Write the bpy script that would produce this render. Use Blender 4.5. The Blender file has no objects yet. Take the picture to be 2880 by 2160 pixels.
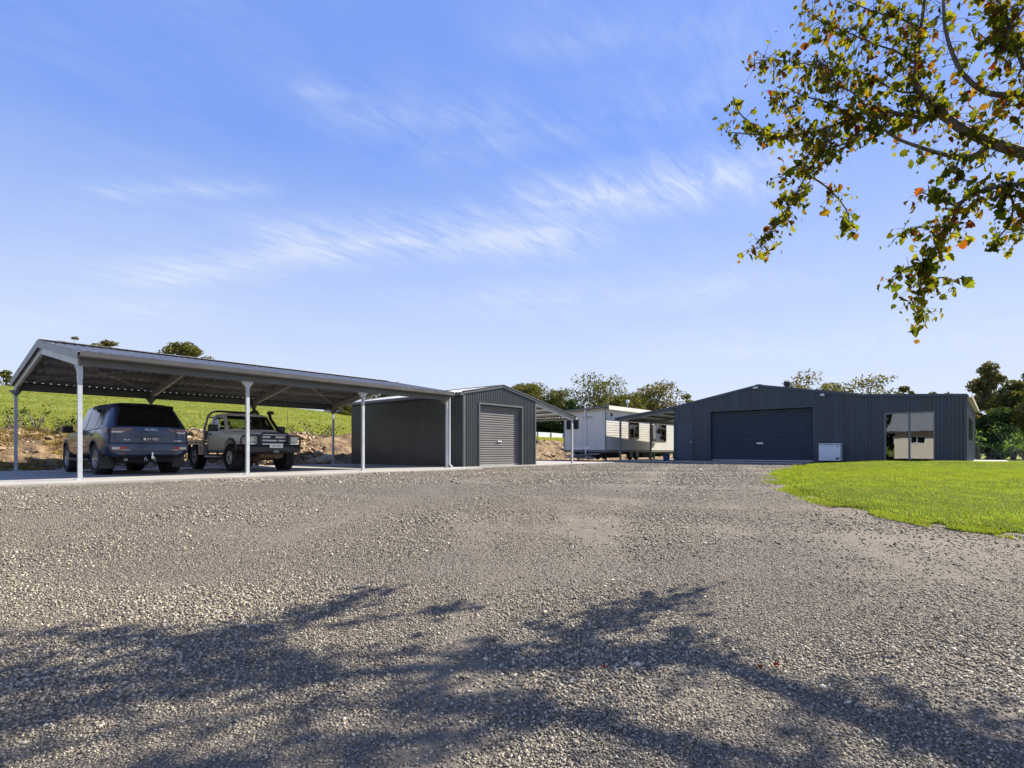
import bpy, bmesh, math, random
import numpy as np
from mathutils import Vector, Matrix, noise as mnoise

# ------------------------------------------------------------------ camera, sky, sun, exposure
SC = bpy.context.scene
COL = SC.collection
R = math.radians
TH = 0.698                     # heading of the +x axis, measured from the view direction
CT, ST = math.cos(TH), math.sin(TH)

cam_d = bpy.data.cameras.new('camera')
cam_d.sensor_width = 36.0
cam_d.lens = 1541.5 / 2880 * 36
cam_d.shift_y = 187.0 / 2880
cam_d.clip_start = 0.1
cam_d.clip_end = 3000
cam = bpy.data.objects.new('camera', cam_d)
COL.objects.link(cam)
cam.location = (0, 0, 0.6)
cam.rotation_euler = (R(90), 0, TH - R(90))
SC.camera = cam

# shadow shift per metre of height: -1.2 in x, +0.5 in y
SUN_DIR = Vector((1.2, -0.5, 1.0)).normalized()      # towards the sun
SUN_EL = math.asin(SUN_DIR.z)
SUN_AZ = math.atan2(SUN_DIR.x, SUN_DIR.y)            # clockwise from +y

W = bpy.data.worlds.new('World')
SC.world = W
W.use_nodes = True
wn, wl = W.node_tree.nodes, W.node_tree.links
wn.clear()
w_out = wn.new('ShaderNodeOutputWorld')
w_bg = wn.new('ShaderNodeBackground')
sky = wn.new('ShaderNodeTexSky')
sky.sky_type = 'NISHITA'
sky.sun_disc = False
sky.sun_elevation = SUN_EL
sky.sun_rotation = SUN_AZ
sky.air_density = 1.0
sky.dust_density = 0.15
sky.ozone_density = 3.0
sky.altitude = 100
w_bg.inputs['Strength'].default_value = 0.0947
wl.new(w_bg.outputs[0], w_out.inputs[0])


def wmath(op, a, b=None, clamp=False):
    n = wn.new('ShaderNodeMath')
    n.operation = op
    n.use_clamp = clamp
    for i, v in enumerate((a, b)):
        if v is None:
            continue
        if isinstance(v, (int, float)):
            n.inputs[i].default_value = v
        else:
            wl.new(v, n.inputs[i])
    return n.outputs[0]


# thin cirrus on a high flat layer: direction -> point on the layer
tc = wn.new('ShaderNodeTexCoord')
sep = wn.new('ShaderNodeSeparateXYZ')
wl.new(tc.outputs['Generated'], sep.inputs[0])
zz = wmath('MAXIMUM', wmath('ADD', sep.outputs[2], 0.06), 0.03)
qx = wmath('DIVIDE', sep.outputs[0], zz)
qy = wmath('DIVIDE', sep.outputs[1], zz)
comb = wn.new('ShaderNodeCombineXYZ')
wl.new(qx, comb.inputs[0])
wl.new(qy, comb.inputs[1])


def cloud_noise(rot, sc, scale, detail, rough, dist):
    mp = wn.new('ShaderNodeMapping')
    mp.inputs['Rotation'].default_value = (0, 0, R(rot))
    mp.inputs['Scale'].default_value = sc
    wl.new(comb.outputs[0], mp.inputs[0])
    nz = wn.new('ShaderNodeTexNoise')
    nz.inputs['Scale'].default_value = scale
    nz.inputs['Detail'].default_value = detail
    nz.inputs['Roughness'].default_value = rough
    nz.inputs['Distortion'].default_value = dist
    wl.new(mp.outputs[0], nz.inputs['Vector'])
    return nz.outputs['Fac']




def wvec(op, a, b=None):
    n = wn.new('ShaderNodeVectorMath')
    n.operation = op
    for i, v in enumerate((a, b)):
        if v is None:
            continue
        if isinstance(v, (tuple, list)):
            n.inputs[i].default_value = v
        else:
            wl.new(v, n.inputs[i])
    return n


def layer_pt(px, py):
    X, Zf, e = (px - 1440) / 1541.5, 1.0, (1267.2 - py) / 1541.5
    d = Vector((X * ST + Zf * CT, -X * CT + Zf * ST, e)).normalized()
    return Vector((d.x / (d.z + 0.06), d.y / (d.z + 0.06), 0))


def cloud_band(pa, pb, w, amp):
    """soft band of thin cloud along a straight run on the cloud layer"""
    A_, B_ = layer_pt(*pa), layer_pt(*pb)
    D_ = B_ - A_
    rel = wvec('SUBTRACT', comb.outputs[0], tuple(A_)).outputs[0]
    t = wmath('DIVIDE', wvec('DOT_PRODUCT', rel, tuple(D_)).outputs['Value'], D_.length_squared, True)
    sc = wn.new('ShaderNodeVectorMath')
    sc.operation = 'SCALE'
    sc.inputs[0].default_value = tuple(D_)
    wl.new(t, sc.inputs['Scale'])
    d = wvec('LENGTH', wvec('SUBTRACT', rel, sc.outputs[0]).outputs[0]).outputs['Value']
    k = wmath('SUBTRACT', 1.0, wmath('DIVIDE', d, w), True)
    return wmath('MULTIPLY', wmath('MULTIPLY', k, k), amp)


streak = wmath('ADD', wmath('MULTIPLY', cloud_noise(100, (0.6, 2.6, 1), 5.2, 12, 0.68, 0.9), 0.62), wmath('MULTIPLY', cloud_noise(20, (1, 1.3, 1), 2.6, 8, 0.6, 0.8), 0.38))
patch = cloud_noise(12, (0.7, 1.0, 1), 1.3, 5, 0.55, 0.4)
band = None
for args in (((380, 790), (900, 710), 0.42, 1.3), ((850, 700), (1560, 660), 0.46, 1.7), ((1560, 575), (2140, 490), 0.40, 1.6), ((1000, 330), (1500, 350), 0.32, 0.5), ((1250, 420), (1900, 300), 0.35, 0.5), ((880, 255), (960, 275), 0.10, 0.8),
             ((300, 540), (720, 530), 0.13, 0.6), ((100, 930), (420, 850), 0.9, 0.8), ((1450, 850), (2000, 820), 0.55, 0.75), ((1900, 1000), (2800, 960), 1.2, 0.8), ((1500, 130), (2000, 90), 0.2, 0.35)):
    k_ = cloud_band(*args)
    band = k_ if band is None else wmath('MAXIMUM', band, k_)
band = wmath('ADD', band, wmath('MULTIPLY', wmath('SUBTRACT', patch, 0.45), 1.5, True))
cl = wmath('MULTIPLY', wmath('MULTIPLY', wmath('SUBTRACT', streak, 0.36), 3.3, True), band, True)
cl = wmath('MULTIPLY', cl, 0.74)
# milky veil that thickens towards the horizon
veil = wmath('MULTIPLY', wmath('MULTIPLY', wmath('SUBTRACT', 0.47, wmath('MAXIMUM', sep.outputs[2], 0.0)), 1.0 / 0.47, True), 1.06, True)
cl = wmath('SUBTRACT', 1.0, wmath('MULTIPLY', wmath('SUBTRACT', 1.0, cl), wmath('SUBTRACT', 1.0, veil)), True)
tint = wn.new('ShaderNodeMix')
tint.data_type = 'RGBA'
tint.blend_type = 'MULTIPLY'
tint.inputs['Factor'].default_value = 1.0
# even out the brightness round the sky (the camera's tone response)
sepc = wn.new('ShaderNodeSeparateColor')
wl.new(sky.outputs[0], sepc.inputs[0])
even = wmath('POWER', wmath('DIVIDE', 4.0, wmath('MAXIMUM', sepc.outputs[2], 0.6)), 0.8)
evv = wn.new('ShaderNodeVectorMath')
evv.operation = 'SCALE'
wl.new(sky.outputs[0], evv.inputs[0])
wl.new(even, evv.inputs['Scale'])
wl.new(evv.outputs[0], tint.inputs['A'])
tint.inputs['B'].default_value = (0.85, 0.865, 1.12, 1)
mixc = wn.new('ShaderNodeMix')
mixc.data_type = 'RGBA'
wl.new(cl, mixc.inputs['Factor'])
wl.new(tint.outputs['Result'], mixc.inputs['A'])
mixc.inputs['B'].default_value = (3.55, 3.92, 4.72, 1)
wl.new(mixc.outputs['Result'], w_bg.inputs['Color'])

sun_d = bpy.data.lights.new('sun', 'SUN')
sun_d.energy = 5.0
sun_d.angle = R(0.53)
sun_d.color = (1.0, 0.92, 0.79)
sun = bpy.data.objects.new('sun', sun_d)
COL.objects.link(sun)
sun.location = (40, -17, 33)
sun.rotation_euler = SUN_DIR.to_track_quat('Z', 'Y').to_euler()

SC.view_settings.view_transform = 'Standard'
SC.view_settings.look = 'None'
SC.view_settings.exposure = 1.15
SC.view_settings.gamma = 1.0
SC.cycles.use_denoising = True
SC.cycles.max_bounces = 8
SC.cycles.transparent_max_bounces = 8

random.seed(7)
RNG = np.random.default_rng(11)


# ------------------------------------------------------------------ materials
def nmix(nt, fac, a, b, blend='MIX'):
    n = nt.nodes.new('ShaderNodeMix')
    n.data_type = 'RGBA'
    n.blend_type = blend
    for k, v in (('Factor', fac), ('A', a), ('B', b)):
        if hasattr(v, 'is_linked'):
            nt.links.new(v, n.inputs[k])
        elif k == 'Factor':
            n.inputs[k].default_value = v
        else:
            n.inputs[k].default_value = (*v[:3], 1)
    return n.outputs['Result']


def nnoise(nt, scale, detail=4, rough=0.55, sc=(1, 1, 1), dist=0.0, coord='Object'):
    t = nt.nodes.new('ShaderNodeTexCoord')
    m = nt.nodes.new('ShaderNodeMapping')
    m.inputs['Scale'].default_value = sc
    nt.links.new(t.outputs[coord], m.inputs[0])
    n = nt.nodes.new('ShaderNodeTexNoise')
    n.inputs['Scale'].default_value = scale
    n.inputs['Detail'].default_value = detail
    n.inputs['Roughness'].default_value = rough
    n.inputs['Distortion'].default_value = dist
    nt.links.new(m.outputs[0], n.inputs['Vector'])
    return n.outputs['Fac']


def nramp(nt, fac, stops):
    n = nt.nodes.new('ShaderNodeValToRGB')
    cr = n.color_ramp
    while len(cr.elements) < len(stops):
        cr.elements.new(0.5)
    for e, (p, c) in zip(cr.elements, stops):
        e.position = p
        e.color = (*c, 1) if len(c) == 3 else c
    nt.links.new(fac, n.inputs[0])
    return n.outputs[0]


def nmath(nt, op, a, b=None, clamp=False):
    n = nt.nodes.new('ShaderNodeMath')
    n.operation = op
    n.use_clamp = clamp
    for i, v in enumerate((a, b)):
        if v is None:
            continue
        if isinstance(v, (int, float)):
            n.inputs[i].default_value = v
        else:
            nt.links.new(v, n.inputs[i])
    return n.outputs[0]


def nbump(nt, height, strength, dist):
    b = nt.nodes.new('ShaderNodeBump')
    b.inputs['Strength'].default_value = strength
    b.inputs['Distance'].default_value = dist
    nt.links.new(height, b.inputs['Height'])
    return b.outputs[0]


def new_mat(name):
    m = bpy.data.materials.new(name)
    m.use_nodes = True
    return m, m.node_tree, m.node_tree.nodes['Principled BSDF']


def pm(name, base, rough=0.5, metal=0.0, var=0.12, scale=3.0, coat=0.0, grime=None, bump=0.0, bscale=60, spec=0.5, sc=(1, 1, 1)):
    m, nt, b = new_mat(name)
    lo = tuple(c * (1 - var) for c in base)
    hi = tuple(min(1, c * (1 + var)) for c in base)
    col = nramp(nt, nnoise(nt, scale, 5, 0.6, sc), [(0.3, lo), (0.7, hi)])
    if grime:
        g = nmath(nt, 'MULTIPLY', nmath(nt, 'SUBTRACT', nnoise(nt, scale * 2.3, 6, 0.7, sc), 0.5), 4.0, True)
        g = nmath(nt, 'MULTIPLY', g, grime[1])
        col = nmix(nt, g, col, grime[0])
    nt.links.new(col, b.inputs['Base Color'])
    rr = nramp(nt, nnoise(nt, scale * 1.7, 4), [(0.3, (rough * 0.85,) * 3), (0.7, (min(1, rough * 1.15),) * 3)])
    nt.links.new(rr, b.inputs['Roughness'])
    b.inputs['Metallic'].default_value = metal
    b.inputs['Coat Weight'].default_value = coat
    b.inputs['Specular IOR Level'].default_value = spec
    if bump:
        nt.links.new(nbump(nt, nnoise(nt, bscale, 3), bump, 0.01), b.inputs['Normal'])
    return m


M = {}
M['charcoal'] = pm('charcoal_cladding', (0.038, 0.056, 0.076), 0.38, 0.0, 0.20, 1.1, spec=0.55, sc=(1.5, 1.5, 0.06), grime=((0.085, 0.085, 0.085), 0.25))
M['charcoal_trim'] = pm('charcoal_flashing', (0.046, 0.068, 0.094), 0.35, 0.0, 0.08, 1.5)
M['shed_clad'] = pm('weathered_charcoal_cladding', (0.042, 0.050, 0.054), 0.36, 0.0, 0.12, 0.7, spec=0.6)
M['trim_light'] = pm('grey_green_flashing', (0.11, 0.12, 0.122), 0.4, 0.0, 0.08, 1.5)
M['charcoal_door'] = pm('charcoal_roller_curtain', (0.17, 0.165, 0.16), 0.36, 0.0, 0.10, 1.2, spec=0.6)
M['blue_door'] = pm('slate_roller_curtain', (0.034, 0.051, 0.074), 0.42, 0.0, 0.10, 1.2)
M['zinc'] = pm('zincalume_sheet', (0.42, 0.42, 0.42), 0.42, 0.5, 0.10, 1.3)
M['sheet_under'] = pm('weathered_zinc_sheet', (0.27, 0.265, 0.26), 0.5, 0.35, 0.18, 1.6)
M['zinc_dull'] = pm('galvanised_purlin', (0.24, 0.235, 0.23), 0.55, 0.3, 0.15, 2.5)
M['post_gal'] = pm('galvanised_post', (0.50, 0.53, 0.55), 0.45, 0.25, 0.10, 4.0, grime=((0.30, 0.29, 0.27), 0.35))
M['gutter'] = pm('grey_gutter', (0.16, 0.165, 0.175), 0.4, 0.1, 0.10, 2.0)
M['white_paint'] = pm('white_painted_steel', (0.72, 0.73, 0.74), 0.4, 0.0, 0.05, 2.0)
M['appliance'] = pm('white_enamel', (0.70, 0.73, 0.78), 0.25, 0.0, 0.03, 1.5)
M['dark_plastic'] = pm('dark_plastic', (0.022, 0.022, 0.024), 0.5, 0.0, 0.15, 6)
M['black_steel'] = pm('black_powder_coat', (0.018, 0.018, 0.022), 0.38, 0.0, 0.2, 6)
M['chrome'] = pm('chrome', (0.75, 0.76, 0.78), 0.14, 1.0, 0.03, 4)
M['rubber'] = pm('tyre_rubber', (0.022, 0.021, 0.020), 0.8, 0.0, 0.2, 9, grime=((0.12, 0.10, 0.08), 0.35))
M['underbody'] = pm('underbody_dark', (0.016, 0.015, 0.014), 0.85, 0.0, 0.3, 7)
M['rust'] = pm('rusty_brown_steel', (0.13, 0.075, 0.05), 0.8, 0.0, 0.35, 12)
M['alloy'] = pm('machined_alloy', (0.45, 0.46, 0.48), 0.3, 0.8, 0.08, 5)
M['rim_white'] = pm('white_steel_rim', (0.62, 0.62, 0.60), 0.45, 0.0, 0.1, 9, grime=((0.3, 0.25, 0.19), 0.4))
M['red_lens'] = pm('red_lens', (0.42, 0.012, 0.02), 0.15, 0.0, 0.1, 9, coat=0.6)
M['clear_lens'] = pm('clear_lens', (0.55, 0.56, 0.53), 0.12, 0.0, 0.15, 14, coat=0.6)
M['dark_lens'] = pm('smoked_lens', (0.10, 0.045, 0.045), 0.10, 0.0, 0.2, 10, coat=0.8)
M['skirt'] = pm('grey_skirt', (0.15, 0.155, 0.16), 0.5, 0.0, 0.12, 6)
M['car_skirt'] = pm('grey_bumper_plastic', (0.26, 0.26, 0.255), 0.5, 0.0, 0.1, 6)
M['beam_grey'] = pm('grey_eave_beam', (0.11, 0.115, 0.118), 0.45, 0.1, 0.1, 2.0)
M['gutter_dark'] = pm('charcoal_gutter', (0.075, 0.072, 0.07), 0.45, 0.1, 0.12, 2.0)
M['wood_dark'] = pm('dark_brown_frame', (0.06, 0.04, 0.035), 0.6, 0, 0.2, 6)
M['table_white'] = pm('white_plastic_table', (0.78, 0.76, 0.72), 0.4, 0, 0.04, 5)
M['bark'] = pm('grey_brown_bark', (0.10, 0.085, 0.07), 0.9, 0, 0.45, 14, bump=0.6, bscale=40)
M['bark_gum'] = pm('pale_gum_bark', (0.17, 0.14, 0.11), 0.85, 0, 0.4, 2.0)
M['cream'] = pm('cream_weatherboard', (0.66, 0.60, 0.50), 0.6, 0, 0.05, 2.0)
M['sack'] = pm('dark_canvas_sack', (0.09, 0.08, 0.065), 0.9, 0, 0.3, 14, bump=0.4, bscale=30)
M['bin_blue'] = pm('navy_plastic_tub', (0.02, 0.028, 0.09), 0.45, 0, 0.1, 6)
M['curtain'] = pm('pale_curtain', (0.42, 0.46, 0.50), 0.8, 0, 0.15, 7, sc=(6, 6, 1))
M['seat'] = pm('seat_fabric', (0.05, 0.05, 0.055), 0.9, 0, 0.2, 9)
M['tan'] = pm('tan_cladding', (0.45, 0.38, 0.26), 0.7, 0, 0.08, 4)

# concrete
m, nt, b = new_mat('concrete')
c = nramp(nt, nnoise(nt, 1.3, 8, 0.65), [(0.25, (0.288, 0.268, 0.240)), (0.55, (0.400, 0.380, 0.344)), (0.8, (0.464, 0.444, 0.408))])
c = nmix(nt, nmath(nt, 'MULTIPLY', nnoise(nt, 22, 5), 0.5), c, (0.264, 0.248, 0.224), 'MIX')
nt.links.new(c, b.inputs['Base Color'])
b.inputs['Roughness'].default_value = 0.85
nt.links.new(nbump(nt, nnoise(nt, 90, 4), 0.25, 0.005), b.inputs['Normal'])
M['concrete'] = m

# white lap siding with faint run-off streaks
m, nt, b = new_mat('white_lap_siding')
c = nramp(nt, nnoise(nt, 1.1, 5), [(0.3, (0.568, 0.548, 0.486)), (0.7, (0.636, 0.620, 0.567))])
s = nmath(nt, 'MULTIPLY', nmath(nt, 'SUBTRACT', nnoise(nt, 2.2, 5, 0.6, (3.2, 3.2, 0.12)), 0.56), 5.0, True)
c = nmix(nt, nmath(nt, 'MULTIPLY', s, 0.35), c, (0.34, 0.29, 0.21))
nt.links.new(c, b.inputs['Base Color'])
b.inputs['Roughness'].default_value = 0.5
M['siding'] = m

# compacted gravel under the loose stones
m, nt, b = new_mat('gravel_yard')
vor = nt.nodes.new('ShaderNodeTexVoronoi')
vor.inputs['Scale'].default_value = 58
tcn = nt.nodes.new('ShaderNodeTexCoord')
nt.links.new(tcn.outputs['Object'], vor.inputs['Vector'])
vor2 = nt.nodes.new('ShaderNodeTexVoronoi')
vor2.inputs['Scale'].default_value = 21
nt.links.new(tcn.outputs['Object'], vor2.inputs['Vector'])
stone = nramp(nt, vor.outputs['Color'], [(0.0, (0.112, 0.095, 0.075)), (0.5, (0.238, 0.204, 0.161)), (0.85, (0.328, 0.289, 0.230)), (1.0, (0.484, 0.439, 0.356))])
gap = nramp(nt, vor.outputs['Distance'], [(0.0, (1, 1, 1)), (0.55, (0.75, 0.75, 0.75)), (0.8, (0.28, 0.27, 0.26))])
stone = nmix(nt, 0.85, stone, gap, 'MULTIPLY')
att = nt.nodes.new('ShaderNodeAttribute')
att.attribute_name = 'wear'
patchy = nmath(nt, 'MULTIPLY', nmath(nt, 'SUBTRACT', nmath(nt, 'ADD', att.outputs['Fac'], nmath(nt, 'MULTIPLY', nmath(nt, 'SUBTRACT', nnoise(nt, 2.2, 7, 0.7), 0.5), 1.1)), 0.25), 1.6, True)
dirt = nramp(nt, nmath(nt, 'ADD', nmath(nt, 'MULTIPLY', nnoise(nt, 5, 8, 0.7), 0.5), nmath(nt, 'MULTIPLY', nnoise(nt, 70, 4, 0.8), 0.5)), [(0.34, (0.105, 0.090, 0.068)), (0.5, (0.195, 0.168, 0.128)), (0.66, (0.31, 0.27, 0.21))])
c = nmix(nt, nmath(nt, 'MULTIPLY', patchy, 0.62), stone, dirt)
big = nramp(nt, nnoise(nt, 0.16, 4, 0.5), [(0.3, (0.86, 0.88, 0.92)), (0.7, (1.1, 1.06, 1.0))])
c = nmix(nt, 1.0, c, big, 'MULTIPLY')
nt.links.new(c, b.inputs['Base Color'])
b.inputs['Roughness'].default_value = 0.9
b.inputs['Specular IOR Level'].default_value = 0.25
hgt = nmath(nt, 'ADD', nmath(nt, 'MULTIPLY', vor.outputs['Distance'], -1.0), nmath(nt, 'MULTIPLY', vor2.outputs['Distance'], -0.8))
hgt = nmath(nt, 'MULTIPLY', hgt, nmath(nt, 'SUBTRACT', 1.0, nmath(nt, 'MULTIPLY', patchy, 0.65)))
hgt = nmath(nt, 'ADD', hgt, nmath(nt, 'MULTIPLY', nnoise(nt, 120, 3, 0.8), 0.35))
nt.links.new(nbump(nt, hgt, 1.0, 0.022), b.inputs['Normal'])
M['gravel'] = m

# loose stones: one grey per stone
m, nt, b = new_mat('loose_stone')
g = nt.nodes.new('ShaderNodeNewGeometry')
c = nramp(nt, g.outputs['Random Per Island'], [(0.0, (0.106, 0.093, 0.071)), (0.3, (0.207, 0.179, 0.134)), (0.72, (0.335, 0.291, 0.219)), (0.94, (0.476, 0.422, 0.316)), (1.0, (0.652, 0.603, 0.464))])
nt.links.new(c, b.inputs['Base Color'])
b.inputs['Roughness'].default_value = 0.85
b.inputs['Specular IOR Level'].default_value = 0.3
M['stone'] = m

# hillside grass (ground sheet)
m, nt, b = new_mat('hill_grass')
c = nramp(nt, nnoise(nt, 0.35, 8, 0.65, (1, 1, 1), 0.4), [(0.25, (0.112, 0.150, 0.028)), (0.5, (0.168, 0.207, 0.039)), (0.75, (0.237, 0.239, 0.074))])
c2 = nramp(nt, nnoise(nt, 3.5, 8, 0.75, (1, 0.45, 1)), [(0.3, (0.6, 0.6, 0.55)), (0.7, (1.3, 1.28, 1.2))])
c = nmix(nt, 1.0, c, c2, 'MULTIPLY')
nt.links.new(c, b.inputs['Base Color'])
b.inputs['Roughness'].default_value = 0.95
b.inputs['Specular IOR Level'].default_value = 0.1
nt.links.new(nbump(nt, nnoise(nt, 5.5, 8, 0.75), 0.6, 0.12), b.inputs['Normal'])
M['hill'] = m

m, nt, b = new_mat('lawn_soil')
c = nramp(nt, nnoise(nt, 1.2, 8, 0.7), [(0.3, (0.060, 0.098, 0.009)), (0.6, (0.093, 0.140, 0.012)), (0.8, (0.136, 0.153, 0.025))])
nt.links.new(c, b.inputs['Base Color'])
b.inputs['Roughness'].default_value = 0.95
b.inputs['Specular IOR Level'].default_value = 0.1
nt.links.new(nbump(nt, nnoise(nt, 40, 6, 0.7), 1.0, 0.04), b.inputs['Normal'])
M['lawn'] = m


def leaf_mat(name, cols, trans=0.45, island=True, rough=0.85):
    m = bpy.data.materials.new(name)
    m.use_nodes = True
    nt = m.node_tree
    nt.nodes.clear()
    out = nt.nodes.new('ShaderNodeOutputMaterial')
    if island:
        fac = nt.nodes.new('ShaderNodeNewGeometry').outputs['Random Per Island']
    else:
        fac = nt.nodes.new('ShaderNodeObjectInfo').outputs['Random']
    n = len(cols)
    col = nramp(nt, fac, [(i / (n - 1), c) for i, c in enumerate(cols)])
    col = nmix(nt, 1.0, col, nramp(nt, nnoise(nt, 2.0 if island else 14, 4), [(0.3, (0.72, 0.72, 0.72)), (0.7, (1.25, 1.22, 1.1))]), 'MULTIPLY')
    d = nt.nodes.new('ShaderNodeBsdfPrincipled')
    d.inputs['Roughness'].default_value = rough
    d.inputs['Specular IOR Level'].default_value = 0.0
    t = nt.nodes.new('ShaderNodeBsdfTranslucent')
    nt.links.new(col, d.inputs['Base Color'])
    tcol = nmix(nt, 1.0, col, (1.95, 1.9, 0.8), 'MULTIPLY')
    nt.links.new(tcol, t.inputs['Color'])
    mx = nt.nodes.new('ShaderNodeMixShader')
    mx.inputs[0].default_value = trans
    nt.links.new(d.outputs[0], mx.inputs[1])
    nt.links.new(t.outputs[0], mx.inputs[2])
    nt.links.new(mx.outputs[0], out.inputs[0])
    return m


M['blade'] = leaf_mat('lawn_blade', [(0.095, 0.152, 0.016), (0.129, 0.192, 0.021), (0.172, 0.224, 0.036), (0.232, 0.216, 0.104)], 0.5)
_nt = M['blade'].node_tree
for _n in [n for n in _nt.nodes if n.type in ('BSDF_PRINCIPLED', 'BSDF_TRANSLUCENT')]:
    _s = _n.inputs['Base Color' if _n.type == 'BSDF_PRINCIPLED' else 'Color']
    _src = _s.links[0].from_socket
    _f = nmath(_nt, 'MULTIPLY', nmath(_nt, 'SUBTRACT', nnoise(_nt, 0.45, 6, 0.7), 0.48), 4.0, True)
    _nt.links.new(nmix(_nt, nmath(_nt, 'MULTIPLY', _f, 0.6), _src, (0.17, 0.175, 0.06)), _s)
M['hill_blade'] = leaf_mat('hill_blade', [(0.109, 0.139, 0.027), (0.168, 0.203, 0.038), (0.240, 0.246, 0.066), (0.336, 0.267, 0.120)], 0.5)
M['straw'] = leaf_mat('straw_blade', [(0.16, 0.11, 0.05), (0.28, 0.20, 0.09), (0.36, 0.28, 0.13), (0.13, 0.13, 0.04)], 0.35)
M['weed'] = leaf_mat('weed_leaf', [(0.025, 0.045, 0.012), (0.04, 0.065, 0.018), (0.07, 0.095, 0.03)], 0.25)
M['gum'] = leaf_mat('gum_leaf', [(0.052, 0.067, 0.023), (0.094, 0.108, 0.034), (0.158, 0.152, 0.052), (0.186, 0.158, 0.074)], 0.22)
M['gum_brown'] = leaf_mat('gum_leaf_olive', [(0.074, 0.078, 0.034), (0.139, 0.126, 0.055), (0.205, 0.167, 0.084)], 0.22)
M['gum_dark'] = leaf_mat('dense_leaf', [(0.027, 0.053, 0.024), (0.053, 0.084, 0.036), (0.100, 0.140, 0.056)], 0.2)
M['shrub'] = leaf_mat('shrub_leaf', [(0.060, 0.120, 0.056), (0.120, 0.200, 0.070), (0.220, 0.300, 0.100)], 0.25)
M['leaf_rest'] = leaf_mat('autumn_leaf_mass', [(0.040, 0.048, 0.009), (0.064, 0.072, 0.010), (0.094, 0.102, 0.012), (0.128, 0.136, 0.014), (0.17, 0.16, 0.015), (0.136, 0.128, 0.014), (0.15, 0.085, 0.014), (0.10, 0.032, 0.013)], 0.5)
LEAFC = {'olive': [(0.038, 0.051, 0.009), (0.076, 0.087, 0.013)], 'green': [(0.064, 0.089, 0.010), (0.115, 0.134, 0.013)],
         'lime': [(0.140, 0.173, 0.013), (0.191, 0.204, 0.018)], 'amber': [(0.222, 0.148, 0.010), (0.310, 0.177, 0.014)],
         'rust': [(0.148, 0.041, 0.010), (0.222, 0.059, 0.012)], 'crimson': [(0.118, 0.016, 0.009), (0.177, 0.026, 0.012)]}
for k, v in LEAFC.items():
    M['leaf_' + k] = leaf_mat('leaf_' + k, v, 0.5, island=False)

# cut earth bank
m, nt, b = new_mat('cut_earth')
c = nramp(nt, nnoise(nt, 1.4, 9, 0.7, (1, 1, 2.2), 0.7), [(0.30, (0.066, 0.043, 0.027)), (0.44, (0.172, 0.113, 0.066)), (0.56, (0.328, 0.226, 0.117)), (0.72, (0.468, 0.367, 0.234))])
gr = nmath(nt, 'MULTIPLY', nmath(nt, 'SUBTRACT', nnoise(nt, 2.6, 6, 0.65), 0.56), 6.0, True)
c = nmix(nt, nmath(nt, 'MULTIPLY', gr, 0.6), c, (0.10, 0.095, 0.035))
nt.links.new(c, b.inputs['Base Color'])
b.inputs['Roughness'].default_value = 0.95
nt.links.new(nbump(nt, nnoise(nt, 9, 9, 0.75), 1.0, 0.12), b.inputs['Normal'])
M['earth'] = m
m, nt, b = new_mat('sandstone')
oi = nt.nodes.new('ShaderNodeObjectInfo')
c = nramp(nt, oi.outputs['Random'], [(0.0, (0.180, 0.115, 0.070)), (0.35, (0.328, 0.238, 0.148)), (0.7, (0.443, 0.353, 0.238)), (1.0, (0.508, 0.443, 0.344))])
c = nmix(nt, 1.0, c, nramp(nt, nnoise(nt, 4, 7, 0.7), [(0.3, (0.6, 0.55, 0.5)), (0.7, (1.15, 1.1, 1.05))]), 'MULTIPLY')
nt.links.new(c, b.inputs['Base Color'])
b.inputs['Roughness'].default_value = 0.9
nt.links.new(nbump(nt, nnoise(nt, 14, 7, 0.7), 0.8, 0.04), b.inputs['Normal'])
M['rock'] = m


m, nt, b = new_mat('sandstone_rubble')
g = nt.nodes.new('ShaderNodeNewGeometry')
c = nramp(nt, g.outputs['Random Per Island'], [(0.0, (0.128, 0.080, 0.052)), (0.4, (0.288, 0.200, 0.120)), (0.75, (0.440, 0.344, 0.224)), (1.0, (0.544, 0.480, 0.376))])
nt.links.new(c, b.inputs['Base Color'])
b.inputs['Roughness'].default_value = 0.9
M['rubble'] = m


def glass_mat(name, col, alpha, rough=0.03):
    m = bpy.data.materials.new(name)
    m.use_nodes = True
    nt = m.node_tree
    nt.nodes.clear()
    out = nt.nodes.new('ShaderNodeOutputMaterial')
    tr = nt.nodes.new('ShaderNodeBsdfTransparent')
    tr.inputs[0].default_value = (*col, 1)
    gl = nt.nodes.new('ShaderNodeBsdfGlossy')
    gl.inputs['Roughness'].default_value = rough
    gl.inputs['Color'].default_value = (1, 1, 1, 1)
    fr = nt.nodes.new('ShaderNodeFresnel')
    fr.inputs['IOR'].default_value = 1.5
    f = nmath(nt, 'ADD', nmath(nt, 'MULTIPLY', fr.outputs[0], 1.05), alpha, True)
    mx = nt.nodes.new('ShaderNodeMixShader')
    nt.links.new(f, mx.inputs[0])
    nt.links.new(tr.outputs[0], mx.inputs[1])
    nt.links.new(gl.outputs[0], mx.inputs[2])
    nt.links.new(mx.outputs[0], out.inputs[0])
    return m


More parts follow.
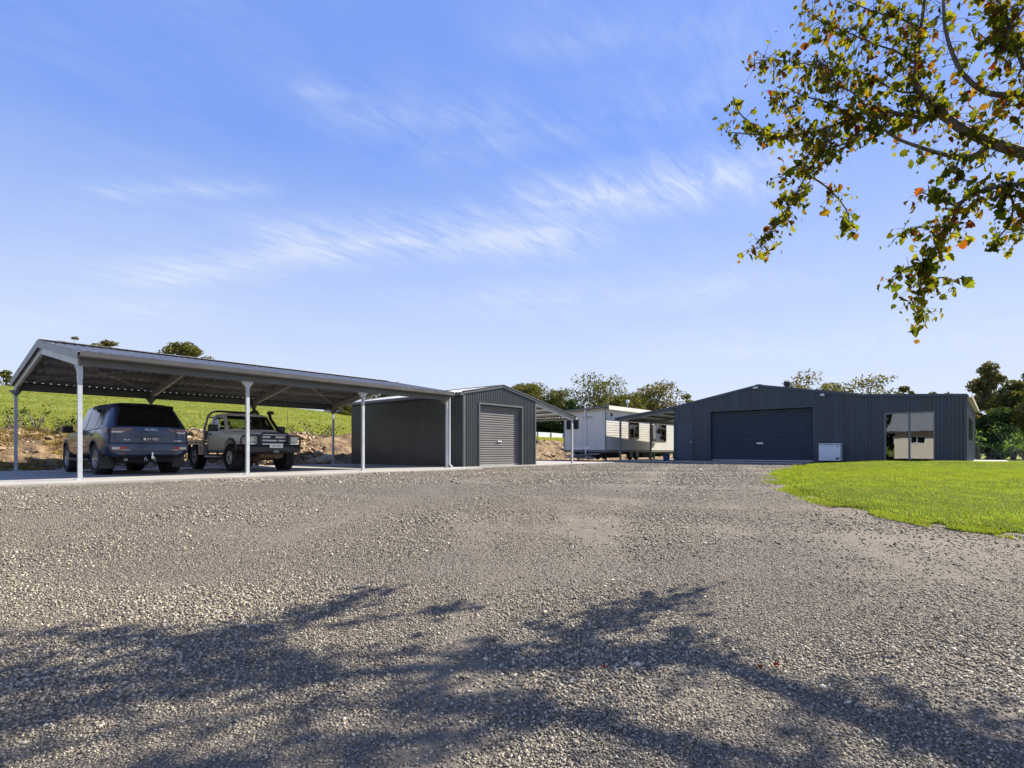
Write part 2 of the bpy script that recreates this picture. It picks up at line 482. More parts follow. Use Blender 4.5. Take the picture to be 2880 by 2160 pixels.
M['glass_car'] = glass_mat('tinted_car_glass', (0.14, 0.16, 0.17), 0.0)
M['glass_clear'] = glass_mat('clear_car_glass', (0.55, 0.60, 0.58), 0.02)
M['glass_window'] = glass_mat('window_glass', (0.35, 0.38, 0.40), 0.05)
M['glass_mirror'] = glass_mat('tinted_slider_glass', (0.10, 0.11, 0.12), 0.18, 0.01)
_nt = M['glass_mirror'].node_tree
_gl = [n for n in _nt.nodes if n.type == 'BSDF_GLOSSY'][0]
_gl.inputs['Color'].default_value = (0.80, 0.86, 0.90, 1)
_nt.links.new(nbump(_nt, nnoise(_nt, 1.6, 2, 0.4, (1, 1.6, 1)), 0.02, 0.03), _gl.inputs['Normal'])
M['glass_black'] = pm('privacy_glass', (0.006, 0.006, 0.007), 0.12, 0.0, 0.1, 3, spec=0.3)


def paint(name, base, metal, rough, dust=None, coat=0.7):
    m, nt, b = new_mat(name)
    fl = nramp(nt, nnoise(nt, 260, 2), [(0.35, tuple(c * 0.9 for c in base)), (0.65, tuple(c * 1.1 for c in base))])
    if dust:
        z = nt.nodes.new('ShaderNodeSeparateXYZ')
        t = nt.nodes.new('ShaderNodeTexCoord')
        nt.links.new(t.outputs['Object'], z.inputs[0])
        d = nmath(nt, 'MULTIPLY', nmath(nt, 'SUBTRACT', nnoise(nt, 3, 7, 0.7), 0.42), 2.0, True)
        low = nmath(nt, 'SUBTRACT', 1.15, z.outputs[2], True)
        fl = nmix(nt, nmath(nt, 'MULTIPLY', nmath(nt, 'MULTIPLY', d, low), dust[1]), fl, dust[0])
    nt.links.new(fl, b.inputs['Base Color'])
    b.inputs['Metallic'].default_value = metal
    b.inputs['Roughness'].default_value = rough
    b.inputs['Coat Weight'].default_value = coat
    b.inputs['Coat Roughness'].default_value = 0.06
    return m


M['paint_blue'] = paint('dark_blue_metallic', (0.026, 0.044, 0.090), 0.4, 0.28, ((0.18, 0.16, 0.13), 0.25))
M['paint_white'] = paint('dusty_silver_white', (0.95, 0.95, 0.93), 0.0, 0.4, None, 0.15)


# ------------------------------------------------------------------ mesh helpers
def tag(o, label=None, cat=None, group=None, kind=None):
    if label:
        o['label'] = label
    if cat:
        o['category'] = cat
    if group:
        o['group'] = group
    if kind:
        o['kind'] = kind
    return o


def empty(name, loc=(0, 0, 0), rz=0.0, label=None, cat=None, group=None):
    o = bpy.data.objects.new(name, None)
    COL.objects.link(o)
    o.location = loc
    o.rotation_euler = (0, 0, rz)
    o.empty_display_size = 0.3
    return tag(o, label, cat, group)


def link(name, me, parent=None, loc=None, rot=None):
    o = bpy.data.objects.new(name, me)
    COL.objects.link(o)
    if parent is not None:
        o.parent = parent
    if loc is not None:
        o.location = loc
    if rot is not None:
        o.rotation_euler = rot
    return o


class MB:
    """collects shapes; build() links them as one mesh object"""

    def __init__(s):
        s.v, s.f = [], []

    def add(s, vs, fs):
        n = len(s.v)
        s.v += [tuple(v) for v in vs]
        s.f += [tuple(i + n for i in f) for f in fs]
        return s

    def box(s, x0, x1, y0, y1, z0, z1):
        vs = [(x, y, z) for z in (z0, z1) for y in (y0, y1) for x in (x0, x1)]
        return s.add(vs, [(0, 2, 3, 1), (4, 5, 7, 6), (0, 1, 5, 4), (2, 6, 7, 3), (0, 4, 6, 2), (1, 3, 7, 5)])

    def bev(s, x0, x1, y0, y1, z0, z1, c):
        bm = bmesh.new()
        bmesh.ops.create_cube(bm, size=1.0)
        for v in bm.verts:
            v.co = Vector(((x0 + x1) / 2 + v.co.x * (x1 - x0), (y0 + y1) / 2 + v.co.y * (y1 - y0), (z0 + z1) / 2 + v.co.z * (z1 - z0)))
        bmesh.ops.bevel(bm, geom=list(bm.edges), offset=c, segments=2, affect='EDGES', profile=0.6)
        return s.bm(bm)

    def bm(s, bm):
        bm.verts.ensure_lookup_table()
        bm.verts.index_update()
        s.add([v.co[:] for v in bm.verts], [[v.index for v in f.verts] for f in bm.faces])
        bm.free()
        return s

    def bar(s, a, b, w, h, up=(0, 0, 1)):
        a, b = Vector(a), Vector(b)
        d = (b - a).normalized()
        r = d.cross(Vector(up))
        if r.length < 1e-5:
            r = d.cross(Vector((0, 1, 0)))
        r.normalize()
        u = r.cross(d)
        vs = []
        for p in (a, b):
            for i, j in ((-1, -1), (1, -1), (1, 1), (-1, 1)):
                vs.append(p + r * (i * w / 2) + u * (j * h / 2))
        return s.add(vs, [(3, 2, 1, 0), (4, 5, 6, 7), (0, 1, 5, 4), (1, 2, 6, 5), (2, 3, 7, 6), (3, 0, 4, 7)])

    def tube(s, pts, rad, n=8, cap=True):
        pts = [Vector(p) for p in pts]
        if isinstance(rad, (int, float)):
            rad = [rad] * len(pts)
        base = len(s.v)
        ref = None
        for i, p in enumerate(pts):
            d = (pts[min(i + 1, len(pts) - 1)] - pts[max(i - 1, 0)]).normalized()
            if ref is None:
                ref = d.orthogonal().normalized()
            ref = (ref - d * ref.dot(d)).normalized()
            w = d.cross(ref)
            for k in range(n):
                a = 2 * math.pi * k / n
                s.v.append(tuple(p + (ref * math.cos(a) + w * math.sin(a)) * rad[i]))
        for i in range(len(pts) - 1):
            for k in range(n):
                a, b = base + i * n + k, base + i * n + (k + 1) % n
                s.f.append((a, b, b + n, a + n))
        if cap:
            s.f.append(tuple(base + k for k in reversed(range(n))))
            e = base + (len(pts) - 1) * n
            s.f.append(tuple(e + k for k in range(n)))
        return s

    def lathe(s, prof, n=24, axis='z', c=(0, 0, 0)):
        base = len(s.v)
        for r, h in prof:
            for k in range(n):
                a = 2 * math.pi * k / n
                p = (r * math.cos(a), r * math.sin(a), h)
                if axis == 'x':
                    p = (h, r * math.cos(a), r * math.sin(a))
                elif axis == 'y':
                    p = (r * math.cos(a), h, r * math.sin(a))
                s.v.append((p[0] + c[0], p[1] + c[1], p[2] + c[2]))
        for i in range(len(prof) - 1):
            for k in range(n):
                a, b = base + i * n + k, base + i * n + (k + 1) % n
                s.f.append((a, b, b + n, a + n))
        return s

    def prism(s, poly, vec):
        """closed polygon (3d points) pushed along vec"""
        n = len(poly)
        v = Vector(vec)
        vs = [tuple(p) for p in poly] + [tuple(Vector(p) + v) for p in poly]
        fs = [tuple(range(n)), tuple(range(2 * n - 1, n - 1, -1))]
        fs += [(i, i + n, (i + 1) % n + n, (i + 1) % n) for i in range(n)]
        return s.add(vs, fs)

    def grid(s, P):
        """2-d list of points"""
        a, b = len(P), len(P[0])
        vs = [p for row in P for p in row]
        return s.add(vs, [(i * b + j, i * b + j + 1, (i + 1) * b + j + 1, (i + 1) * b + j) for i in range(a - 1) for j in range(b - 1)])

    def mesh(s, name, mat, smooth=False, off=None, fix=True):
        me = bpy.data.meshes.new(name)
        v = s.v if off is None else [(a - off[0], b - off[1], c - off[2]) for a, b, c in s.v]
        me.from_pydata(v, [], s.f)
        if fix:
            bm = bmesh.new()
            bm.from_mesh(me)
            bmesh.ops.recalc_face_normals(bm, faces=bm.faces)
            bm.to_mesh(me)
            bm.free()
        if mat is not None:
            me.materials.append(M[mat] if isinstance(mat, str) else mat)
        if smooth:
            me.polygons.foreach_set('use_smooth', [True] * len(me.polygons))
            if smooth != 'all':
                me.set_sharp_from_angle(angle=R(38))
        me.update()
        return me

    def build(s, name, mat, parent=None, smooth=False, world=True, fix=True):
        """world=True: coordinates are world ones, shifted to the parent's chain of origins (parents unrotated)"""
        off = None
        if parent is not None and world:
            off = Vector((0, 0, 0))
            p = parent
            while p is not None:
                off += p.location
                p = p.parent
        return link(name, s.mesh(name, mat, smooth, off, fix), parent)


def np_mesh(name, verts, faces, mat, smooth=False):
    """verts (n,3), faces (m,k) arrays"""
    me = bpy.data.meshes.new(name)
    nv, nf, k = len(verts), len(faces), faces.shape[1]
    me.vertices.add(nv)
    me.vertices.foreach_set('co', verts.astype(np.float32).ravel())
    me.loops.add(nf * k)
    me.loops.foreach_set('vertex_index', faces.astype(np.int32).ravel())
    me.polygons.add(nf)
    me.polygons.foreach_set('loop_start', np.arange(0, nf * k, k, dtype=np.int32))
    me.polygons.foreach_set('loop_total', np.full(nf, k, dtype=np.int32))
    if smooth:
        me.polygons.foreach_set('use_smooth', np.ones(nf, dtype=bool))
    me.update(calc_edges=True)
    me.materials.append(M[mat])
    return me


def text_mesh(txt, size, mat, depth=0.003):
    cu = bpy.data.curves.new('lettering', 'FONT')
    cu.body = txt
    cu.size = size
    cu.extrude = depth
    cu.align_x = 'CENTER'
    cu.align_y = 'CENTER'
    o = bpy.data.objects.new('lettering', cu)
    COL.objects.link(o)
    dg = bpy.context.evaluated_depsgraph_get()
    me = bpy.data.meshes.new_from_object(o.evaluated_get(dg))
    bpy.data.objects.remove(o)
    bpy.data.curves.remove(cu)
    me.materials.clear()
    me.materials.append(M[mat])
    return me


def sstep(a, b, x):
    t = np.clip((np.asarray(x, dtype=float) - a) / (b - a), 0, 1)
    return t * t * (3 - 2 * t)


# picture position (2880 x 2160) at depth Z -> point in the place (used only to lay out the site plan)
def at(px, py, Z):
    r = (px - 1440) / 1541.5
    X = r * Z
    return Vector((X * ST + Z * CT, -X * CT + Z * ST, 0.6 + (1267.2 - py) / 1541.5 * Z))


# ------------------------------------------------------------------ terrain
def yard_z(x, y):
    Z = np.asarray(x) * CT + np.asarray(y) * ST
    s1 = sstep(0.0, 12.5, Z)
    s2 = sstep(6.0, 12.6, y) * (1 - sstep(16, 20, x))
    return -0.95 + 0.90 * (1 - (1 - s1) * (1 - s2))


def vn(x, y, seed=0.0):
    return (np.sin(x * 1.3 + y * 0.7 + seed) + np.sin(x * 0.61 - y * 1.7 + seed * 2.1) + np.sin(x * 2.9 + y * 2.3 + seed * 0.7) * 0.5) / 2.5


def bez(p0, p1, p2, n=48):
    t = np.linspace(0, 1, n)[:, None]
    return (1 - t) ** 2 * np.array(p0) + 2 * t * (1 - t) * np.array(p1) + t * t * np.array(p2)


TRACKS = [bez((0.5, -2.2), (12, 2.6), (30, 8.6)), bez((9.6, -1.0), (6.6, 4.5), (4.9, 13.5)), bez((1.5, 1.0), (9.5, 6.0), (7.9, 13.5)), bez((7.0, -2.0), (8.2, 6.5), (27, 9.8))]


def bare(x, y):
    """0 = loose stone, 1 = worn to dust"""
    x, y = np.asarray(x, float), np.asarray(y, float)
    w = 0.55 * vn(x * 0.9, y * 0.9, 5.0) + 0.33 * vn(x * 2.3, y * 2.1, 9.0) + 0.22 * vn(x * 5.1, y * 4.7, 2.0)
    tr = np.zeros(x.shape)
    for k, T in enumerate(TRACKS):
        d = np.full(x.shape, 99.0)
        for px, py in T:
            d = np.minimum(d, np.hypot(x - px, y - py))
        tr = np.maximum(tr, np.exp(-((d - 0.74) / 0.20) ** 2) * (0.50 if k != 3 else 0.38))
    return np.clip(0.26 + 0.85 * w + tr * (0.72 + 0.5 * vn(x * 1.7, y * 1.9, 4.0)), 0, 1)


def toe(x):
    return 21.75 + 1.3 * sstep(24, 31, x)


def vnoise(x, y, seed=0.0):
    return (np.sin(x * 1.3 + y * 0.7 + seed) + np.sin(x * 0.61 - y * 1.7 + seed * 2.1) + np.sin(x * 2.9 + y * 2.3 + seed * 0.7) * 0.5) / 2.5


def hill_z(x, y):
    x, y = np.asarray(x, float), np.asarray(y, float)
    t = toe(x)
    bank = 1.36 * sstep(0, 2.3, y - t)
    g = 1 - 0.42 * sstep(24, 52, x) - 0.25 * sstep(60, 110, x)
    d = np.clip(y - t - 2.0, 0, None)
    rise = 0.134 * np.where(d < 30, d, 30 + 8 * (1 - np.exp(-(d - 30) / 8))) * g
    fall = 0.06 * np.clip(d - 48, 0, None)
    far = np.where(y > t, -0.05 + bank + rise - np.minimum(fall, 9) + 0.12 * vnoise(x * 0.5, y * 0.5) * np.clip(d / 10, 0, 1), yard_z(x, y))
    return far


def ground_z(x, y):
    return float(hill_z(x, y)) - 0.14


def grid_sheet(name, xs, ys, zf, mat, keep=None, kind='structure', parent=None):
    X, Y = np.meshgrid(xs, ys, indexing='ij')
    Z = zf(X, Y)
    v = np.stack([X, Y, Z], -1).reshape(-1, 3)
    nx, ny = len(xs), len(ys)
    I, J = np.meshgrid(np.arange(nx - 1), np.arange(ny - 1), indexing='ij')
    a = (I * ny + J).ravel()
    f = np.stack([a, a + ny, a + ny + 1, a + 1], -1)
    if keep is not None:
        cx = (X[:-1, :-1] + X[1:, 1:]).ravel() / 2
        cy = (Y[:-1, :-1] + Y[1:, 1:]).ravel() / 2
        f = f[keep(cx, cy)]
    o = link(name, np_mesh(name, v, f, mat, True), parent)
    if kind:
        o['kind'] = kind
    return o


def spread(a, b, step, far, n):
    core = np.arange(a, b + 1e-6, step)
    ext = far * (np.linspace(0, 1, n + 1)[1:]) ** 2.2
    return np.concatenate([(a - ext)[::-1], core, b + ext])


def base_z(x, y):
    d = y - toe(x)
    return hill_z(x, y) - 0.14 - 0.55 * sstep(-0.9, 0.2, d) * (1 - sstep(1.6, 2.6, d)) * (1 - sstep(50, 56, x)) * sstep(-14, -12, x)


ground = grid_sheet('ground', spread(-30, 70, 1.0, 900, 26), spread(-25, 66, 0.5, 900, 26), base_z, 'hill')
yard = grid_sheet('gravel_yard', np.arange(-25, 31.5, 0.22), np.arange(-25, 22.1, 0.22), lambda x, y: yard_z(x, y) + 0.012 * vnoise(x * 1.1, y * 1.1, 3), 'gravel')
_co = np.empty(len(yard.data.vertices) * 3, np.float32)
yard.data.vertices.foreach_get('co', _co)
_co = _co.reshape(-1, 3)
yard.data.attributes.new('wear', 'FLOAT', 'POINT').data.foreach_set('value', bare(_co[:, 0], _co[:, 1]).astype(np.float32))

# lawn: outline on the ground
LAWN = [(29.9, 6.1), (27.5, 5.85), (25.1, 5.45), (22.0, 5.1), (19.1, 4.66), (17.0, 4.3), (15.0, 3.88), (13.4, 3.5), (12.3, 3.17), (11.3, 2.75), (10.6, 2.36), (9.86, 1.74),
        (9.6, 1.27), (9.38, 0.9), (9.17, 0.49), (9.1, 0.12), (9.12, -0.23), (9.16, -0.49), (8.9, -1.5), (7.4, -3.2), (7.0, -6), (8.2, -14), (30, -40), (90, -40), (90, 0.10), (43.2, 0.10), (30.2, 0.10), (29.95, 3.2), (29.9, 5.0)]
_P = np.array(LAWN)


def in_poly(x, y, P=_P):
    x, y = np.asarray(x, float), np.asarray(y, float)
    ins = np.zeros(x.shape, bool)
    for i in range(len(P)):
        (x0, y0), (x1, y1) = P[i], P[(i + 1) % len(P)]
        c = ((y0 > y) != (y1 > y)) & (x < (x1 - x0) * (y - y0) / (y1 - y0 + 1e-12) + x0)
        ins ^= c
    return ins


def edge_dist(x, y):
    x, y = np.asarray(x, float), np.asarray(y, float)
    d = np.full(x.shape, 9.0)
    for i in range(23):
        (x0, y0), (x1, y1) = LAWN[i], LAWN[i + 1]
        t = np.clip(((x - x0) * (x1 - x0) + (y - y0) * (y1 - y0)) / ((x1 - x0) ** 2 + (y1 - y0) ** 2), 0, 1)
        d = np.minimum(d, np.hypot(x - x0 - t * (x1 - x0), y - y0 - t * (y1 - y0)))
    return d


def lawn_z(x, y):
    base = yard_z(x, y) - 0.05 + 0.085 * sstep(0.0, 0.28, edge_dist(x, y))
    crest = 0.19 * np.exp(-((x - 27.0) / 2.6) ** 2) * (1 - sstep(2.5, 6.5, y)) * sstep(-9, -4, y)
    return base + crest + 0.015 * vnoise(x * 1.6, y * 1.6, 1)


def wob(x, y):
    return x + 0.05 * np.sin(y * 9 + x * 5) + 0.03 * np.sin(y * 23), y + 0.05 * np.sin(x * 8 + 1.3) + 0.03 * np.sin(x * 21 + y * 7)


lawn = grid_sheet('lawn', np.arange(7.2, 46, 0.2), np.arange(-16, 6.4, 0.2), lawn_z, 'lawn', lambda x, y: in_poly(*wob(x, y)))


def blades(n, sampler, zf, hmin, hmax, wid, mat, name, lean=0.5):
    x, y = sampler(n)
    n = len(x)
    z = zf(x, y)
    h = RNG.uniform(hmin, hmax, n)
    a = RNG.uniform(0, 2 * np.pi, n)
    l = RNG.uniform(0, lean, n) * h
    b = RNG.uniform(0, 2 * np.pi, n)
    dx, dy = np.cos(a) * wid * h, np.sin(a) * wid * h
    v = np.empty((n, 3, 3))
    v[:, 0] = np.stack([x - dx, y - dy, z - 0.01], -1)
    v[:, 1] = np.stack([x + dx, y + dy, z - 0.01], -1)
    v[:, 2] = np.stack([x + np.cos(b) * l, y + np.sin(b) * l, z + h], -1)
    f = np.arange(n * 3).reshape(n, 3)
    o = link(name, np_mesh(name, v.reshape(-1, 3), f, mat))
    return o


def lawn_sample(n):
    # closer ground gets more blades
    x = 7.5 + 23 * RNG.random(n) ** 1.35
    y = RNG.uniform(-13, 6.2, n)
    k = in_poly(*wob(x, y)) & ((x * ST - y * CT) < 1.15 * (x * CT + y * ST))
    return x[k], y[k]


g = blades(950000, lawn_sample, lawn_z, 0.014, 0.036, 0.19, 'blade', 'lawn_grass', 0.9)
tag(g, 'short bright green mown grass of the lawn in front of the dark shed', 'grass', kind='stuff')


def edge_sample(n):
    i = RNG.integers(0, 19, n)
    P = np.array(LAWN)
    t = RNG.random(n)
    x = P[i, 0] * (1 - t) + P[i + 1, 0] * t + RNG.normal(0, 0.10, n)
    y = P[i, 1] * (1 - t) + P[i + 1, 1] * t + RNG.normal(0, 0.10, n)
    k = vnoise(x * 3.1, y * 3.7, 1.0) > -0.1
    return x[k], y[k]


g = blades(36000, edge_sample, lambda x, y: np.maximum(lawn_z(x, y), yard_z(x, y) + 0.005), 0.015, 0.045, 0.16, 'blade', 'edge_grass', 1.2)
tag(g, 'ragged grass runners creeping from the lawn edge into the gravel', 'grass', kind='stuff')


def hill_sample(n):
    x = RNG.uniform(-6, 62, n)
    y = toe(x) + 2.25 + 30 * RNG.random(n) ** 1.7
    k = (x * ST - y * CT) > -1.05 * (x * CT + y * ST)
    return x[k], y[k]


g = blades(230000, hill_sample, lambda x, y: hill_z(x, y) - 0.14, 0.04, 0.13, 0.13, 'hill_blade', 'hillside_grass', 0.8)
tag(g, 'long rough pasture grass on the green hillside behind the open carport', 'grass', kind='stuff')

def bank_sample(n):
    x = np.where(RNG.random(n) < 0.6, RNG.uniform(-4, 6, n), RNG.uniform(-4, 46, n))
    y = toe(x) + RNG.uniform(-0.1, 2.6, n)
    k = vnoise(x * 2.1, y * 2.7, 2.2) + 0.7 * vnoise(x * 5.3, y * 4.1, 7.7) > np.where(x < 5.5, -0.15, 0.45)
    return x[k], y[k]


# loose gravel stones near the camera
def make_stones(n, zmin, zmax, smin, smax, seed):
    rg = np.random.default_rng(seed)
    u = rg.random(n)
    Z = zmin + (zmax - zmin) * u
    X = rg.uniform(-1.12, 1.12, n) * Z
    x, y = X * ST + Z * CT, -X * CT + Z * ST
    k = ~in_poly(x, y) & (y < np.where(x < 13.9, 12.95, np.where(x < 25.4, 14.1, 12.0))) & (x < 28.9)
    # bare earth patches carry fewer stones
    pt = bare(x, y)
    k &= rg.random(n) < np.clip(1.12 - 1.0 * pt, 0.10, 1) * (1 - (0.85 if zmax < 20 else 0.0) * sstep(6.5, 14.0, Z))
    x, y, Z = x[k], y[k], Z[k]
    n = len(x)
    s = rg.uniform(smin, smax, n) * (0.92 + 0.38 * vn(x * 1.1, y * 1.3, 8.0)) * np.where(rg.random(n) < 0.03, 1.7, 1.0) * (0.9 + 0.03 * np.minimum(Z, 8))
    octa = np.array([(1, 0, 0), (0, 1, 0), (-1, 0, 0), (0, -1, 0), (0, 0, 1), (0, 0, -1)], float) * 0.62
    v = octa[None] * (0.7 + 0.6 * rg.random((n, 6, 1))) + rg.normal(0, 0.13, (n, 6, 3))
    v *= (s[:, None] * rg.uniform(0.65, 1.25, (n, 3)))[:, None, :]
    v[:, :, 2] *= 0.72
    # random turn about a random axis (two plane rotations)
    for ax in ((0, 2), (1, 2), (0, 1)):
        a = rg.uniform(-0.6, 0.6, n) if 2 in ax else rg.uniform(0, 6.28, n)
        ca, sa = np.cos(a)[:, None], np.sin(a)[:, None]
        p, q = v[:, :, ax[0]].copy(), v[:, :, ax[1]].copy()
        v[:, :, ax[0]] = p * ca - q * sa
        v[:, :, ax[1]] = p * sa + q * ca
    z = yard_z(x, y) + 0.012 * vnoise(x * 1.1, y * 1.1, 3) + s * 0.16
    v += np.stack([x, y, z], -1)[:, None, :]
    fc = np.array([(0, 1, 4), (1, 2, 4), (2, 3, 4), (3, 0, 4), (1, 0, 5), (2, 1, 5), (3, 2, 5), (0, 3, 5)])
    f = (np.arange(n) * 6)[:, None, None] + fc[None]
    return v.reshape(-1, 3), f.reshape(-1, 3)


v1, f1 = make_stones(135000, 1.7, 5.2, 0.007, 0.019, 1)
v2, f2 = make_stones(120000, 5.2, 14.5, 0.010, 0.022, 2)
v3, f3 = make_stones(95000, 11.0, 29.0, 0.016, 0.034, 3)
v2, f2 = np.concatenate([v2, v3]), np.concatenate([f2, f3 + len(v2)])
o = link('gravel_stones', np_mesh('gravel_stones', np.concatenate([v1, v2]), np.concatenate([f1, f2 + len(v1)]), 'stone'))
tag(o, 'loose grey crushed stones spread over the driveway in the foreground', 'gravel', kind='stuff')

# ------------------------------------------------------------------ slabs and paths
def slab(name, x0, x1, y0, y1, z0, z1, cuts=()):
    b = MB().bev(x0, x1, y0, y1, z0, z1, 0.015)
    o = b.build(name, 'concrete')
    o['kind'] = 'structure'
    return o


slab('carport_slab', -3.0, 13.95, 13.05, 21.6, -0.25, 0.0)
slab('shed_slab', 14.0, 25.2, 14.22, 21.55, -0.25, 0.0)
slab('side_path', 30.3, 41.5, -1.45, 0.06, -0.2, 0.06)

# ------------------------------------------------------------------ cut bank with rocks
def bank_z(x, y):
    d = y - toe(x)
    n = np.zeros_like(x)
    it = np.nditer([x, y, n], op_flags=[['readonly'], ['readonly'], ['readwrite']])
    for a, b_, c_ in it:
        c_[...] = mnoise.fractal(Vector((float(a) * 1.1, float(b_) * 1.6, 3.1)), 1.0, 2.0, 5) * 0.20 + abs(mnoise.noise(Vector((float(a) * 2.6, float(b_) * 3.2, 8.0)))) * 0.20 + abs(mnoise.noise(Vector((float(a) * 6.0, float(b_) * 7.0, 2.0)))) * 0.09
    edge = sstep(0, 0.5, d + 0.25) * (1 - sstep(2.3, 2.9, d))
    return hill_z(x, y) - 0.14 + 0.05 * edge + n * edge


xs = np.arange(-14, 58, 0.11)
t_off = np.linspace(-0.35, 2.9, 36)
X = np.repeat(xs[:, None], len(t_off), 1)
Y = toe(X) + t_off[None, :]
Z = bank_z(X, Y)
v = np.stack([X, Y, Z], -1).reshape(-1, 3)
I, J = np.meshgrid(np.arange(len(xs) - 1), np.arange(len(t_off) - 1), indexing='ij')
a = (I * len(t_off) + J).ravel()
f = np.stack([a, a + len(t_off), a + len(t_off) + 1, a + 1], -1)
embankment = link('embankment', np_mesh('embankment', v, f, 'earth', False))
tag(embankment, kind='structure')


def rock_mesh(seed, flat=0.6):
    rnd = random.Random(seed)
    bm = bmesh.new()
    bmesh.ops.create_icosphere(bm, subdivisions=1, radius=0.5)
    sx, sy = rnd.uniform(0.8, 1.3), rnd.uniform(0.6, 1.0)
    for v in bm.verts:
        k = 1 + rnd.uniform(-0.28, 0.22)
        v.co = Vector((v.co.x * sx * k, v.co.y * sy * k, max(-0.3, min(0.3, v.co.z * flat * 1.25)) * k))
    return MB().bm(bm).mesh('rock', 'rock')


ROCKS = [rock_mesh(i, 0.45 + 0.07 * (i % 5)) for i in range(10)]
rr = random.Random(5)
for i in range(290):
    x = rr.choice([rr.uniform(-0.5, 13.6), rr.uniform(5, 13.6), rr.uniform(5, 13.6), rr.uniform(24, 36)])
    if x < 14 and x < 4.5 and rr.random() < 0.4:
        x = rr.uniform(6, 13.5)
    d = rr.uniform(-0.15, 1.0) if rr.random() < 0.35 else rr.uniform(0.2, 2.35)
    y = float(toe(x)) + d
    s = rr.uniform(0.16, 0.38) if rr.random() < 0.75 else rr.uniform(0.38, 0.66)
    o = link('rock', rr.choice(ROCKS), embankment, (x, y, float(bank_z(np.array([[x]]), np.array([[y]]))[0, 0]) + s * 0.06),
             (rr.uniform(0.1, 0.7), rr.uniform(-0.35, 0.35), rr.uniform(-0.7, 0.7)))
    o.scale = (s * rr.uniform(0.9, 1.6), s, s * rr.uniform(0.5, 0.9))


g = blades(42000, bank_sample, lambda x, y: bank_z(x[:, None], y[:, None])[:, 0], 0.05, 0.16, 0.10, 'straw', 'dry_grass', 1.6)
tag(g, 'dry straw coloured grass tufts on the cut bank behind the carport', 'grass', kind='stuff')
rg_ = np.random.default_rng(17)
nr = 5200
x = np.where(rg_.random(nr) < 0.8, np.where(rg_.random(nr) < 0.75, rg_.uniform(5.5, 14, nr), rg_.uniform(-3, 6, nr)), rg_.uniform(24, 46, nr))
y = toe(x) + rg_.uniform(-0.25, 2.5, nr)
z = bank_z(x[:, None], y[:, None])[:, 0]
sz = 0.03 + 0.10 * rg_.random(nr) ** 2.2
octa = np.array([(1, 0, 0), (0, 1, 0), (-1, 0, 0), (0, -1, 0), (0, 0, 1), (0, 0, -1)], float) * 0.6
v = (octa[None] * (0.7 + 0.6 * rg_.random((nr, 6, 1))) + rg_.normal(0, 0.14, (nr, 6, 3))) * sz[:, None, None] * np.array([1.4, 1.0, 0.75])
v += np.stack([x, y, z + sz * 0.15], -1)[:, None, :]
fc = np.array([(0, 1, 4), (1, 2, 4), (2, 3, 4), (3, 0, 4), (1, 0, 5), (2, 1, 5), (3, 2, 5), (0, 3, 5)])
f = (np.arange(nr) * 6)[:, None, None] + fc[None]
o = link('rubble', np_mesh('rubble', v.reshape(-1, 3), f.reshape(-1, 3), 'rubble'), embankment)
o['kind'] = 'stuff'

# ------------------------------------------------------------------ corrugated sheets
def ribs(a0, a1, pitch, depth, kind='sine'):
    """list of (position, offset) along a sheet's width"""
    out = []
    n = max(1, round((a1 - a0) / pitch))
    p = (a1 - a0) / n
    if kind == 'sine':
        for i in range(n):
            for k in range(4):
                out.append((a0 + (i + k / 4) * p, depth * (0.5 - 0.5 * math.cos(2 * math.pi * k / 4))))
    else:
        for i in range(n):
            s = a0 + i * p
            out += [(s, 0), (s + 0.56 * p, 0), (s + 0.68 * p, depth), (s + 0.88 * p, depth)]
    out.append((a1, out[0][1]))
    return out


def clad_x(mb, x0, x1, y, zb, zt, out=-1, pitch=0.1, depth=0.016, kind='trap'):
    """sheet in the plane y=const, ribs stand out towards out*y"""
    rs = ribs(x0, x1, pitch, depth, kind)
    P = [[(x, y + out * o, zb(x)) for x, o in rs], [(x, y + out * o, zt(x)) for x, o in rs]]
    return mb.grid(P)


def clad_y(mb, y0, y1, x, zb, zt, out=-1, pitch=0.1, depth=0.016, kind='trap'):
    rs = ribs(y0, y1, pitch, depth, kind)
    P = [[(x + out * o, y, zb(y)) for y, o in rs], [(x + out * o, y, zt(y)) for y, o in rs]]
    return mb.grid(P)


def K(v):
    return lambda _: v


# ------------------------------------------------------------------ open carport
UC = [2.91, 6.30, 9.72, 13.15]
V0, VR_, VRID = 13.99, 21.10, 17.545
ZE, ZR = 2.60, 3.27          # sheet height at the eaves and at the ridge
VE0, VE1 = 13.82, 21.27
SL = (ZR - ZE) / (VRID - VE0)
carport = empty('carport', (UC[0], V0, 0), 0, 'long open sided grey steel carport sheltering the two parked vehicles', 'carport')
P0 = 0.075
for v in (V0, VR_):
    for i, u in enumerate(UC):
        b = MB().box(u - P0 / 2, u + P0 / 2, v - P0 / 2, v + P0 / 2, 0.012, 2.36)
        po = b.build('post', 'post_gal', carport)
        base = MB().bev(u - 0.085, u + 0.085, v - 0.075, v + 0.075, 0.0, 0.012, 0.003)
        for sx in (-1, 1):
            base.tube([(u + sx * 0.062, v - 0.05, 0.012), (u + sx * 0.062, v - 0.05, 0.045)], 0.009, 6)
        base.build('base_plate', 'post_gal', po)
        # haunch plate under the eave beam
        if 0 < i < 3 or v != V0:
            b = MB().prism([(u - 0.04, v - 0.045, 2.185), (u + 0.04, v - 0.045, 2.185), (u + 0.145, v - 0.045, 2.335), (u - 0.145, v - 0.045, 2.335)], (0, 0.09, 0))
        else:
            b = MB().box(u - 0.042, u + 0.042, v - 0.042, v + 0.042, 2.05, 2.335)
        b.build('haunch_plate', 'post_gal' if v == V0 else 'zinc_dull', carport)
